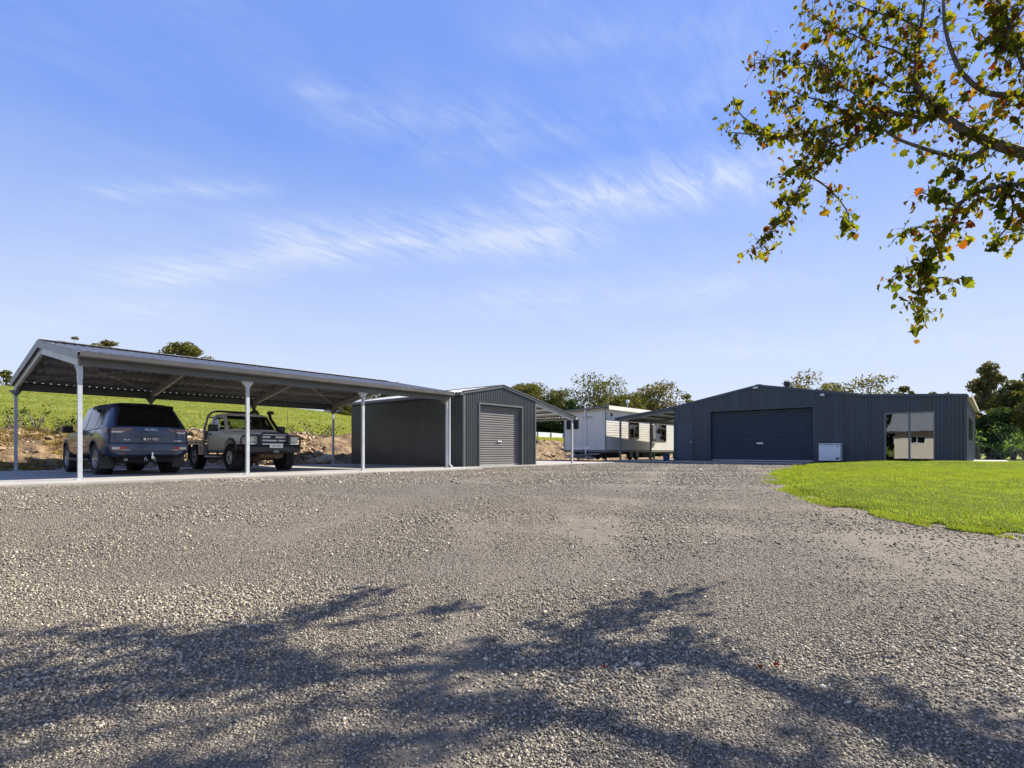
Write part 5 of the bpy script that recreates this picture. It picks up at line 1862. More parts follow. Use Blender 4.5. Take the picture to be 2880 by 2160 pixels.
UST = [dict(y=2.18, w=0.80, zb=0.56, belt=1.20, roof=1.70, wr=0.655, lean=0.12),
       dict(y=2.26, w=0.83, zb=0.54, belt=1.20, roof=1.735, wr=0.68, lean=0.12),
       dict(y=2.60, w=0.84, zb=0.54, belt=1.20, roof=1.755, wr=0.69),
       dict(y=2.95, w=0.84, zb=0.54, belt=1.195, roof=1.75, wr=0.69),
       dict(y=3.14, w=0.84, zb=0.54, belt=1.19, roof=1.715, wr=0.68),
       dict(y=3.45, w=0.84, zb=0.54, belt=1.18, roof=1.43, wr=0.70),
       dict(y=3.70, w=0.84, zb=0.54, belt=1.13, roof=1.215, wr=0.72),
       dict(y=3.80, w=0.84, zb=0.54, belt=1.11, roof=1.19, wr=0.72),
       dict(y=4.30, w=0.83, zb=0.54, belt=1.08, roof=1.165, wr=0.71),
       dict(y=4.75, w=0.80, zb=0.56, belt=1.03, roof=1.115, wr=0.67),
       dict(y=4.88, w=0.77, zb=0.58, belt=0.99, roof=1.07, wr=0.64)]
ul = Loft(UST, ute_ring)
body = ul.mesh('cab', 'paint_white', 0.0, 0.05)
body.materials.append(M['seat'])
UFA, URA, UWR = 4.10, 1.25, 0.395
body = smooth_mesh(boolean_cut(body, [MB().tube([(-1.2, UFA, UWR + 0.05), (1.2, UFA, UWR + 0.05)], 0.47, 32).mesh('cutter', None),
                                      dark_cut(MB().bev(-0.60, 0.60, 2.34, 3.24, 0.70, 1.64, 0.06).mesh('cutter', None)),
                                      dark_cut(MB().prism([(-1.0, 2.46, 1.235), (-1.0, 3.44, 1.235), (-1.0, 3.12, 1.60), (-1.0, 2.50, 1.60)], (2.0, 0, 0)).mesh('cutter', None)),
                                      dark_cut(MB().prism([(-0.685, 3.0, 1.235), (0.685, 3.0, 1.235), (0.60, 3.0, 1.655), (-0.60, 3.0, 1.655)], (0, 0.8, 0)).mesh('cutter', None)),
                                      MB().prism([(-0.54, 2.0, 1.27), (0.54, 2.0, 1.27), (0.50, 2.0, 1.60), (-0.50, 2.0, 1.60)], (0, 0.45, 0)).mesh('cutter', None)]), 32)
link('cab', body, ute)
for sg in (-1, 1):
    lpart(panel(ul, 2.46, 3.30, 5, 6, 0.06, 0.94, 0.004, sg, 8, (0.05, -0.33)), 'side_window', 'glass_clear', ute)
    for yd in (2.36, 3.42):
        lpart(panel(ul, yd - 0.006, yd + 0.006, 2, 5, 0.05, 0.98, 0.003, sg, 1), 'door_gap', 'underbody', ute)
    p = ul.side(2.52, 4, 5, 0.0, 0.015, sg)
    lpart(MB().bev(p.x - 0.015, p.x + 0.015, p.y - 0.08, p.y + 0.08, p.z - 0.025, p.z + 0.025, 0.01), 'door_handle', 'dark_plastic', ute, True)
    mr = lpart(MB().bev(sg * 1.02 - 0.13, sg * 1.02 + 0.13, 3.22, 3.34, 1.17, 1.37, 0.03), 'door_mirror', 'black_steel', ute, True)
    lpart(MB().bar((sg * 0.80, 3.28, 1.22), (sg * 0.92, 3.28, 1.24), 0.05, 0.03), 'mirror_arm', 'black_steel', mr)
    # flares
    P = [[], []]
    for k in range(19):
        a = R(-16 + 212 * k / 18)
        for q, rr_ in ((0, 0.465), (1, 0.53)):
            P[q].append((sg * (0.865 - 0.02 * q), UFA + rr_ * math.cos(a), UWR + 0.05 + rr_ * math.sin(a)))
    lpart(MB().grid(P), 'guard_flare', 'dark_plastic', ute)
    lpart(MB().tube([(sg * 0.64, UFA, UWR + 0.05), (sg * 0.60, UFA, UWR + 0.05)], 0.46, 28), 'arch_liner', 'underbody', ute)
    lpart(MB().tube([(sg * 0.86, 2.25, 0.42), (sg * 0.90, 2.35, 0.41), (sg * 0.90, 3.45, 0.41), (sg * 0.86, 3.55, 0.43)], 0.035, 10), 'side_step', 'zinc', ute, True)
    for ya, st_ in ((UFA, 1), (URA, 1)):
        wheel(ute, sg * 0.755, ya, UWR, 0.265, 0.20, 'rim_white', 'steel', sg)
    lpart(MB().box(sg * 0.76 - 0.13, sg * 0.76 + 0.13, URA - 0.52, URA - 0.505, 0.28, 0.72), 'mud_flap', 'dark_plastic', ute)
# windscreen, rear screen
lpart(MB().grid([[(-0.69, 3.63, 1.245), (0.69, 3.63, 1.245)], [(-0.65, 3.42, 1.45), (0.65, 3.42, 1.45)], [(-0.61, 3.20, 1.66), (0.61, 3.20, 1.66)]]), 'windscreen', 'glass_clear', ute)
lpart(MB().grid([[(-0.55, 2.20, 1.26), (0.55, 2.20, 1.26)], [(-0.51, 2.235, 1.61), (0.51, 2.235, 1.61)]]), 'rear_screen', 'glass_clear', ute)
for x in (-0.36, 0.36):
    st_ = lpart(MB().bev(x - 0.22, x + 0.22, 2.42, 2.54, 0.85, 1.34, 0.05), 'seat', 'seat', ute, True)
    lpart(MB().bev(x - 0.13, x + 0.13, 2.42, 2.52, 1.37, 1.53, 0.04), 'headrest', 'seat', st_, True)
sw = MB()
ring_ = [(0.36 + 0.18 * math.cos(a), 3.12 - 0.06 * math.sin(a), 1.18 + 0.16 * math.sin(a)) for a in [2 * math.pi * k / 20 for k in range(21)]]
lpart(sw.tube(ring_, 0.014, 6, False), 'steering_wheel', 'dark_plastic', ute, True)
lpart(MB().bev(-0.6, 0.6, 3.26, 3.6, 1.02, 1.20, 0.04), 'dashboard', 'dark_plastic', ute, True)
# nose: grille with bright bars, headlamps, indicator corners
lpart(MB().bev(-0.42, 0.42, 4.90, 4.95, 0.80, 1.04, 0.01), 'grille', 'black_steel', ute)
for z, xs_ in ((0.985, ((-0.40, -0.08), (0.08, 0.40))), (0.885, ((-0.40, -0.16), (-0.12, 0.40)))):
    for xa, xb in xs_:
        lpart(MB().bev(xa, xb, 4.945, 4.975, z - 0.024, z + 0.024, 0.006), 'grille_bar', 'white_paint', ute)
lpart(MB().box(-0.74, 0.74, 4.90, 4.965, 0.775, 0.797), 'grille_trim', 'chrome', ute)
for sg in (-1, 1):
    h_ = lpart(MB().bev(sg * 0.575 - 0.135, sg * 0.575 + 0.135, 4.84, 4.955, 0.81, 1.02, 0.025), 'headlight', 'clear_lens', ute, True)
    lpart(MB().lathe([(0.0, 4.958), (0.07, 4.957)], 18, 'y', (sg * 0.575, 0, 0.915)), 'reflector', 'clear_lens', h_)
    lpart(MB().bev(sg * 0.735 - 0.03, sg * 0.735 + 0.03, 4.74, 4.93, 0.82, 1.0, 0.015), 'indicator', 'clear_lens', ute, True)
# bull bar: folded steel bumper and hoops
bb = bpy.data.objects.new('bull_bar', None)
COL.objects.link(bb)
bb.parent = ute
prof = [(4.97, 0.50), (5.10, 0.50), (5.17, 0.56), (5.17, 0.70), (5.12, 0.775), (4.98, 0.775)]
lpart(MB().prism([(-0.42, a, z) for a, z in prof], (0.84, 0, 0)), 'bar_channel', 'black_steel', bb)
for sg in (-1, 1):
    vs = []
    for x, dy, dz in ((0.42, 0, 0), (0.80, -0.16, 0.05), (0.90, -0.42, 0.10)):
        vs.append([(sg * x, a + dy, max(z, 0.50 + dz)) for a, z in prof])
    wg = MB()
    for r_ in vs:
        r_.append(r_[0])
    wg.grid(vs)
    wg.add(vs[-1][:-1], [tuple(range(6))])
    lpart(wg, 'bar_wing', 'black_steel', bb)
    lpart(MB().tube([(sg * 0.42, 5.10, 0.77), (sg * 0.42, 5.10, 0.99), (sg * 0.48, 5.08, 1.03), (sg * 0.74, 5.0, 1.03), (sg * 0.83, 4.93, 1.00), (sg * 0.86, 4.88, 0.90), (sg * 0.86, 4.86, 0.76)], 0.026, 10), 'lamp_hoop', 'black_steel', bb, True)
    lpart(MB().bev(sg * 0.66 - 0.06, sg * 0.66 + 0.06, 4.985, 5.035, 0.655, 0.715, 0.01), 'fog_lamp', 'clear_lens', bb)
    lpart(MB().box(sg * 0.84 - 0.03, sg * 0.84 + 0.03, 4.82, 4.86, 0.64, 0.70), 'marker_lamp', 'red_lens', bb)
    lpart(MB().box(sg * 0.40 - 0.03, sg * 0.40 + 0.03, 4.95, 5.12, 0.776, 1.05), 'bar_upright', 'black_steel', bb)
lpart(MB().tube([(-0.42, 5.11, 0.80), (-0.42, 5.11, 1.02), (-0.34, 5.11, 1.09), (0.34, 5.11, 1.09), (0.42, 5.11, 1.02), (0.42, 5.11, 0.80)], 0.028, 10), 'centre_hoop', 'black_steel', bb, True)
for xa, xb in ((-0.33, -0.09), (0.09, 0.33)):
    lpart(MB().box(xa, xb, 5.168, 5.176, 0.545, 0.60), 'bar_slot', 'underbody', bb)
lpart(MB().box(-0.08, 0.08, 5.168, 5.185, 0.535, 0.61), 'fairlead', 'gutter', bb)
up = lpart(MB().bev(-0.19, 0.19, 5.180, 5.190, 0.675, 0.765, 0.004), 'number_plate', 'table_white', ute)
lettering('CPS 43U', 0.078, 'black_steel', up, (0, 5.1915, 0.72), (R(90), 0, R(180)), 'plate_lettering')
# snorkel on its left, bonnet-side inlet then up the pillar
SX = -0.80
lpart(MB().tube([(SX, 4.05, 1.02), (SX - 0.03, 3.78, 1.14), (SX + 0.02, 3.56, 1.27), (SX + 0.10, 3.24, 1.62), (SX + 0.11, 3.20, 1.76)], [0.04, 0.05, 0.05, 0.048, 0.05], 10), 'snorkel_duct', 'dark_plastic', ute, True)
lpart(MB().bev(SX + 0.03, SX + 0.17, 3.13, 3.36, 1.74, 1.85, 0.03), 'snorkel_head', 'dark_plastic', ute, True)
# wiper, antenna, roof-top gear
for x in (-0.35, 0.2):
    lpart(MB().bar((x, 3.66, 1.245), (x + 0.42, 3.60, 1.29), 0.012, 0.012), 'wiper', 'dark_plastic', ute)
lpart(MB().tube([(-0.74, 4.28, 1.06), (-0.74, 4.34, 1.75)], 0.006, 5), 'aerial', 'dark_plastic', ute)
# tray, headboard, tool box, chassis
tr = lpart(MB().box(-0.90, 0.90, -0.28, 2.12, 0.86, 0.90), 'tray_floor', 'zinc_dull', ute)
for sg in (-1, 1):
    lpart(MB().box(sg * 0.90 - 0.02, sg * 0.90 + 0.02, -0.28, 2.12, 0.80, 0.93), 'coaming_rail', 'zinc', tr)
    for k in range(6):
        lpart(MB().box(sg * 0.925 - 0.006, sg * 0.925 + 0.006, 0.0 + k * 0.38, 0.14 + k * 0.38, 0.835, 0.865), 'tie_slot', 'underbody', tr)
    lpart(MB().bev(sg * 0.80 - 0.10, sg * 0.80 + 0.10, 1.72, 2.08, 0.46, 0.80, 0.01), 'tool_box', 'zinc', ute)
    lpart(MB().box(sg * 0.905 - 0.004, sg * 0.905 + 0.004, 1.88, 1.92, 0.62, 0.74), 'latch', 'dark_plastic', ute)
    lpart(MB().bev(sg * 0.82 - 0.07, sg * 0.82 + 0.07, 0.30, 0.62, 0.52, 0.80, 0.01), 'rear_guard', 'zinc', ute)
    lpart(MB().tube([(sg * 0.86, 2.10, 0.90), (sg * 0.84, 2.09, 1.30), (sg * 0.76, 2.13, 1.66), (sg * 0.68, 2.22, 1.79), (sg * 0.56, 2.26, 1.83)], 0.032, 10), 'headboard_post', 'zinc', ute, True)
    lpart(MB().box(sg * 0.40 - 0.04, sg * 0.40 + 0.04, -0.2, 4.7, 0.52, 0.64), 'chassis_rail', 'underbody', ute)
lpart(MB().tube([(-0.58, 2.26, 1.83), (0.58, 2.26, 1.83)], 0.034, 10), 'headboard_rail', 'black_steel', ute, True)
lpart(MB().tube([(-0.76, 2.12, 1.64), (0.76, 2.12, 1.64)], 0.022, 8), 'headboard_rail', 'zinc', ute, True)
lpart(MB().box(-0.84, 0.84, 2.08, 2.10, 0.93, 1.22), 'headboard_mesh', 'zinc_dull', ute)
lpart(MB().tube([(-0.60, UFA, UWR), (0.60, UFA, UWR)], 0.09, 12), 'front_axle', 'rust', ute)
lpart(MB().tube([(-0.60, URA, UWR), (0.60, URA, UWR)], 0.09, 12), 'rear_axle', 'rust', ute)
lpart(MB().lathe([(0.0, -0.16), (0.12, -0.12), (0.17, 0.0), (0.12, 0.12), (0.0, 0.16)], 14, 'y', (0.12, UFA, UWR)), 'differential', 'rust', ute, True)
lpart(MB().bev(-0.34, 0.34, 4.62, 4.90, 0.40, 0.56, 0.02), 'bash_plate', 'rust', ute)
lpart(MB().lathe([(0.0, 0.18), (0.03, 0.15), (0.03, 0.0)], 10, 'x', (-0.28, 4.85, 0.42)), 'tow_point', 'table_white', ute)
lpart(MB().box(-0.38, 0.38, 2.3, 4.3, 0.42, 0.6), 'gearbox_tunnel', 'underbody', ute)


# ------------------------------------------------------------------ vegetation
def leaf_cards(cent, size, rg, aspect=0.5, droop=0.0, fold=False):
    """one bent quad (two triangles) per centre; returns verts, tri faces"""
    n = len(cent)
    a = rg.normal(size=(n, 3))
    a[:, 2] = a[:, 2] * 0.7 - droop
    a /= np.linalg.norm(a, axis=1)[:, None]
    b = rg.normal(size=(n, 3))
    b -= (b * a).sum(1)[:, None] * a
    b /= np.linalg.norm(b, axis=1)[:, None]
    c = np.cross(a, b)
    s = (size * rg.uniform(0.6, 1.35, n))[:, None]
    v = np.empty((n, 4, 3))
    v[:, 0] = cent - a * s * 0.5
    v[:, 1] = cent + b * s * aspect * 0.5 + c * s * 0.08
    v[:, 2] = cent + a * s * 0.5
    v[:, 3] = cent - b * s * aspect * 0.5 + c * s * 0.08
    f = (np.arange(n) * 4)[:, None, None] + np.array([[0, 1, 2], [0, 2, 3]])[None]
    return v.reshape(-1, 3), f.reshape(-1, 3)


def clumps(centres, radii, per, rg, flat=0.62):
    """leaf centres on and inside flattened lumps"""
    out = []
    for c, r in zip(centres, radii):
        k = max(6, int(per * (r ** 2)))
        d = rg.normal(size=(k, 3))
        d /= np.linalg.norm(d, axis=1)[:, None]
        rad = r * rg.random(k) ** 0.4
        p = d * rad[:, None] * np.array([1, 1, flat])
        out.append(p + np.array(c))
    return np.concatenate(out)


def gum_tree(name, base, h, spread_, label, cat='tree', group=None, mat='gum', seed=0, n=14, per=70, leaf=0.34, low=0.35, dense=1.0, trunk_r=0.2, lean=(0, 0), flat=0.6):
    rg = np.random.default_rng(seed)
    rd = random.Random(seed)
    base = Vector(base)
    t = empty(name, base, 0, label, cat, group)
    top = Vector((lean[0], lean[1], h * 0.62))
    tk = MB()
    pts = [Vector((0, 0, -0.3)), Vector((lean[0] * 0.2, lean[1] * 0.2, h * 0.2)), Vector((lean[0] * 0.6, lean[1] * 0.6, h * 0.42)), top]
    tk.tube(pts, [trunk_r, trunk_r * 0.85, trunk_r * 0.65, trunk_r * 0.4], 8)
    cs, rs_ = [], []
    n = int(n * 1.5)
    for i in range(n):
        a = rd.uniform(0, 6.283)
        q = math.sqrt(rd.random())
        zf = rd.uniform(low, 1.0)
        prof = math.sin(math.pi * min(1, max(0.08, (zf - low) / (1 - low) * 0.86 + 0.10))) ** 0.6
        rad = spread_ * q * prof
        c = Vector((lean[0] + rad * math.cos(a), lean[1] + rad * math.sin(a), h * zf * 0.96))
        cs.append(c)
        rs_.append(spread_ * rd.uniform(0.22, 0.50))
        s = pts[2].lerp(top, rd.random()) if c.z > pts[2].z else pts[1].lerp(pts[2], rd.random())
        m_ = s.lerp(c, 0.55) + Vector((rd.uniform(-.3, .3), rd.uniform(-.3, .3), 0.12 * h * rd.random()))
        tk.tube([s, m_, c], [trunk_r * 0.36, trunk_r * 0.22, trunk_r * 0.07], 5)
    tk.build('trunk', 'bark_gum', t, True, world=False)
    cc = clumps([tuple(c) for c in cs], rs_, per * dense / (spread_ * 0.3) ** 2, rg, flat)
    v, f = leaf_cards(cc, leaf, rg, 0.55, 0.25)
    link('crown', np_mesh('crown', v, f, mat), t)
    return t


def on_hill(px, Z):
    p = at(px, 1260, Z)
    return Vector((p.x, p.y, float(hill_z(p.x, p.y)) - 0.16))


def tree_at(px, top_py, Z, wid_px, label, **k):
    b = on_hill(px, Z)
    ztop = 0.6 + (1267.2 - top_py) / 1541.5 * Z
    return gum_tree('gum_tree', b, ztop - b.z, wid_px / 1541.5 * Z / 2, label, group='trees beyond the paddock', **k)


tree_at(8, 1040, 78, 60, 'gum tree crown at the far edge beside the carport corner', seed=1, n=10, low=0.6)
tree_at(212, 936, 80, 70, 'sparse leaning gum top above the carport ridge end', seed=2, n=7, low=0.72, mat='gum_brown', flat=0.5)
tree_at(300, 952, 80, 70, 'thin gum top above the carport roof next to the sparse one', seed=3, n=6, low=0.75, mat='gum_brown', flat=0.5)
tree_at(512, 970, 74, 140, 'dense rounded dark gum crown standing above the carport roof', seed=4, n=22, low=0.62, dense=1.6, per=110)
tree_at(965, 1128, 72, 70, 'small gum behind the grey house at the shed corner', seed=5, n=10, low=0.3)
tree_at(1110, 1088, 78, 160, 'broad olive gum showing over the small shed roof behind the carport', seed=6, n=18, low=0.5, dense=1.4, per=100)
tree_at(1487, 1084, 82, 150, 'rounded olive gum just behind the small shed awning roof', seed=7, n=20, low=0.35, dense=1.6, per=110)
tree_at(1565, 1100, 80, 150, 'lower olive gum sloping down beside the awning gutter', seed=8, n=16, low=0.3, dense=1.5, per=100)
tree_at(1685, 1060, 78, 215, 'tall open gum with separate leaf clusters above the cabin', seed=9, n=26, low=0.28, per=95)
tree_at(1615, 1120, 74, 90, 'short dark gum to the side of the cabin vent pipe', seed=19, n=14, low=0.2, per=100, mat='gum_dark')
tree_at(1765, 1122, 72, 170, 'low bushy gum filling the gap above the cabin roof', seed=21, n=16, low=0.2, dense=1.3, per=100)
tree_at(1840, 1082, 76, 175, 'brownish gum with feathery top above the awning roof', seed=10, n=24, low=0.25, dense=1.3, per=90, mat='gum_brown')
tree_at(1940, 1106, 74, 80, 'small thin gum top at the low end of the large shed roof', seed=11, n=8, low=0.5)
tree_at(2275, 1050, 66, 165, 'olive gum rising behind the roof vent of the large shed', seed=12, n=12, low=0.55, mat='gum_brown')
tree_at(2445, 1054, 66, 230, 'wide flat topped gum behind the lean-to roof', seed=13, n=16, low=0.6, mat='gum_brown', flat=0.5)
tree_at(2545, 1078, 64, 60, 'narrow gum top beside the flat topped one', seed=14, n=6, low=0.65, mat='gum_brown')
tree_at(2640, 1090, 62, 80, 'low brown gum top near the lawn side end of the large shed', seed=15, n=7, low=0.68, mat='gum_brown')
# dark belt behind the fence, seen under the awning
for i, (px, tp, wd) in enumerate(((1515, 1165, 80), (1560, 1160, 80), (1600, 1170, 70), (1470, 1160, 80))):
    tree_at(px, tp, 70, wd, ['dense dark tree behind the fence nearest the shed wall', 'dense dark tree in the middle of the fence line', 'dense dark tree behind the fence nearest the cabin', 'dense dark tree behind the fence hidden by the shed'][i],
            seed=30 + i, n=18, low=0.05, dense=1.8, per=120, mat='gum_dark')

# trees on the lawn side of the large shed
def tree_flat(px, top_py, Z, wid_px, label, base_z=-0.1, **k):
    p = at(px, 1260, Z)
    b = Vector((p.x, p.y, base_z))
    ztop = 0.6 + (1267.2 - top_py) / 1541.5 * Z
    k.setdefault('flat', 0.9)
    return gum_tree('gum_tree', b, ztop - b.z, wid_px / 1541.5 * Z / 2, label, group='trees beside the lawn', **k)


tree_flat(2785, 1022, 52, 90, 'tall brownish gum standing right beside the end of the large shed', seed=40, n=26, low=0.18, per=110, dense=1.3, mat='gum_brown', leaf=0.28)
tree_flat(2850, 1078, 46, 110, 'dense grey green gum behind the lawn shrubs', seed=41, n=30, low=0.10, per=120, dense=1.5, mat='gum', leaf=0.26)
tree_flat(2905, 1035, 50, 90, 'tall gum at the very edge beyond the lawn', seed=42, n=24, low=0.15, per=110, mat='gum', leaf=0.26)
tree_flat(2800, 1150, 44, 90, 'dark leafy tree in front of the brownish gum', seed=43, n=24, low=0.05, per=120, dense=1.5, mat='gum_dark', leaf=0.25)
tree_flat(2960, 1060, 42, 160, 'broad dark tree beyond the side lawn', seed=44, n=30, low=0.08, per=100, dense=1.3, mat='gum', leaf=0.26)
tree_flat(2745, 1100, 60, 60, 'slim gum partly hidden by the large shed wall', seed=45, n=14, low=0.2, per=100, mat='gum_brown', leaf=0.3)


def shrub(name, base, r, h, label, seed, mat, leaf=0.12, per=900, cat='shrub', group=None, stems=6):
    rg = np.random.default_rng(seed)
    rd = random.Random(seed)
    t = empty(name, base, 0, label, cat, group)
    st = MB()
    cs, rs_ = [], []
    for i in range(stems):
        a, q = rd.uniform(0, 6.28), rd.uniform(0.1, 0.9)
        c = (r * q * math.cos(a), r * q * math.sin(a), h * rd.uniform(0.35, 0.9))
        cs.append(c)
        rs_.append(r * rd.uniform(0.28, 0.5))
        st.tube([(0, 0, -0.1), (c[0] * 0.5, c[1] * 0.5, c[2] * 0.6), c], [0.02 * h + 0.006, 0.014 * h + 0.004, 0.004], 5)
    st.build('stem', 'bark_gum', t, world=False)
    cc = clumps(cs, rs_, per / 6, rg, 0.8)
    cc = cc[cc[:, 2] > 0.02]
    v, f = leaf_cards(cc, leaf, rg, 0.5)
    link('foliage', np_mesh('foliage', v, f, mat), t)
    return t


LS = [(2752, 40, 1.0, 2.3, 'pale leaved shrub at the foot of the large shed side wall'), (2790, 43, 1.3, 1.4, 'rounded dark shrub behind the concrete path'),
      (2822, 39, 1.0, 1.1, 'low light green shrub behind the path end'), (2850, 41, 1.5, 2.6, 'tall leafy shrub between the low one and the frame edge'), (2885, 36, 1.2, 1.5, 'bright edged shrub beyond the lawn at the frame edge'), (2940, 37, 1.7, 2.2, 'spreading shrub past the lawn edge')]
for i, (px, Z_, r_, h_, lb) in enumerate(LS):
    p = at(px, 1260, Z_)
    shrub('shrub', (p.x, p.y, -0.08), r_, h_, lb, 60 + i, 'shrub' if i != 1 else 'gum_dark', 0.17, 620, group='shrubs beyond the lawn', stems=11)

# weeds along the top of the cut bank
rw = random.Random(3)
WL = [(20, 18.3, 1.0), (60, 18.4, 0.8), (105, 18.6, 1.0), (150, 18.9, 0.9), (190, 19.0, 0.8), (232, 19.3, 0.7), (560, 22.6, 0.75), (850, 24.8, 0.75), (905, 25.4, 0.9), (945, 25.8, 0.8), (975, 26.0, 0.7), (1530, 38.6, 0.7), (1575, 39.0, 0.6)]
WN = ['leafy weed bush on the bank at the very left edge', 'dark weed bush beside the rear corner post of the carport', 'weed bush on the bank left of the wagon mirror', 'tall weed bush on the bank top near the wagon mirror',
      'weed clump on the bank behind the front carport post', 'small weed clump by the wagon windscreen', 'dusky weed clump on the bank between wagon and ute', 'thin weed bush on the bank past the ute snorkel', 'twiggy weed bush on the bank beside the ute',
      'weed bush by the far rear carport post', 'weed bush close to the small shed rear corner', 'weed clump on the bank under the shed awning', 'weed clump on the bank beside the cabin end']
for i, ((px, Z_, h_), lb) in enumerate(zip(WL, WN)):
    p = at(px, 1260, Z_)
    y = float(toe(p.x)) + 2.05 + 0.25 * (i % 3)
    shrub('weed_bush', (p.x, y, float(hill_z(p.x, y)) - 0.15), 0.55, h_ * 0.85, lb, 80 + i, 'weed', 0.10, 520, cat='weed', group='weeds along the bank', stems=9)


# ------------------------------------------------------------------ autumn tree overhanging the driveway
TB = Vector((8.6, -3.7, float(lawn_z(8.6, -3.7)) - 0.03))
tree = empty('autumn_tree', TB, 0, 'overhanging autumn tree with lobed green, amber and red leaves', 'tree')
rt = random.Random(21)
segs = []           # (p, q, r0, r1)
tubes = MB()


def limb(pts, r0, r1, n=8):
    pts = [Vector(p) for p in pts]
    # Catmull-Rom smoothing
    out = []
    for i in range(len(pts) - 1):
        p0, p1, p2, p3 = pts[max(i - 1, 0)], pts[i], pts[i + 1], pts[min(i + 2, len(pts) - 1)]
        for k in range(4):
            t = k / 4
            out.append(0.5 * ((2 * p1) + (-p0 + p2) * t + (2 * p0 - 5 * p1 + 4 * p2 - p3) * t * t + (-p0 + 3 * p1 - 3 * p2 + p3) * t ** 3))
    out.append(pts[-1])
    m = len(out) - 1
    rad = [r0 + (r1 - r0) * (i / m) for i in range(m + 1)]
    tubes.tube(out, rad, n)
    return out


trunk = limb([TB + Vector((0, 0, -0.2)), TB + Vector((-0.05, 0.05, 1.2)), TB + Vector((-0.15, 0.15, 2.4)), TB + Vector((-0.1, 0.3, 3.6)), TB + Vector((0.2, 0.2, 5.2)), TB + Vector((0.3, 0.0, 7.0)), TB + Vector((0.4, -0.2, 8.8))], 0.25, 0.05, 12)
fork1, fork2, fork3 = TB + Vector((-0.1, 0.28, 3.45)), TB + Vector((0.1, 0.25, 4.4)), TB + Vector((0.2, 0.3, 5.2))


def pp(l, Z0, Z1=None):
    Z1 = Z0 if Z1 is None else Z1
    return [at(x, y, Z0 + (Z1 - Z0) * i / (len(l) - 1)) for i, (x, y) in enumerate(l)]


visible = []        # polylines that carry leaves: (points, leaves per metre, spread)
# main limb: enters at the right edge, rises to the left
A = pp([(3020, 480), (2880, 432), (2790, 402), (2700, 360), (2640, 310), (2600, 270), (2575, 225), (2585, 120), (2600, 0), (2605, -140)], 6.4, 6.9)
visible.append((limb([fork1, fork1.lerp(A[0], 0.5) + Vector((0, 0, 0.35))] + A, 0.082, 0.011, 10)[8:], 11, 0.30))
B = pp([(2655, 318), (2590, 330), (2520, 318), (2460, 306), (2400, 330), (2330, 358), (2260, 376), (2190, 384), (2120, 378), (2040, 372)], 6.6, 7.4)
visible.append((limb(B, 0.026, 0.006), 15, 0.20))
C = pp([(2790, 405), (2730, 440), (2660, 436), (2590, 415), (2520, 388), (2470, 350), (2445, 330)], 6.5, 6.8)
visible.append((limb(C, 0.030, 0.010), 9, 0.22))
Dl = pp([(3050, 275), (2950, 270), (2840, 268), (2770, 258), (2710, 210), (2675, 140), (2656, 60), (2652, -60), (2640, -200)], 6.2, 6.6)
visible.append((limb([fork2, fork2.lerp(Dl[0], 0.6) + Vector((0, 0, 0.1))] + Dl, 0.046, 0.010, 9)[6:], 7, 0.32))
E_ = pp([(3040, 520), (2930, 515), (2830, 522), (2750, 540), (2700, 575), (2670, 640), (2635, 690), (2605, 735), (2588, 800), (2582, 860), (2579, 895)], 6.1, 6.5)
visible.append((limb([fork1 + Vector((0, 0, -0.3)), fork1.lerp(E_[0], 0.5) + Vector((0, 0, 0.2))] + E_, 0.034, 0.004, 9)[8:], 16, 0.24))
F = pp([(3060, 330), (2960, 260), (2890, 200), (2860, 140), (2840, 70), (2810, 10), (2780, -60)], 5.9, 6.1)
visible.append((limb([fork2] + F, 0.034, 0.008, 8), 13, 0.30))
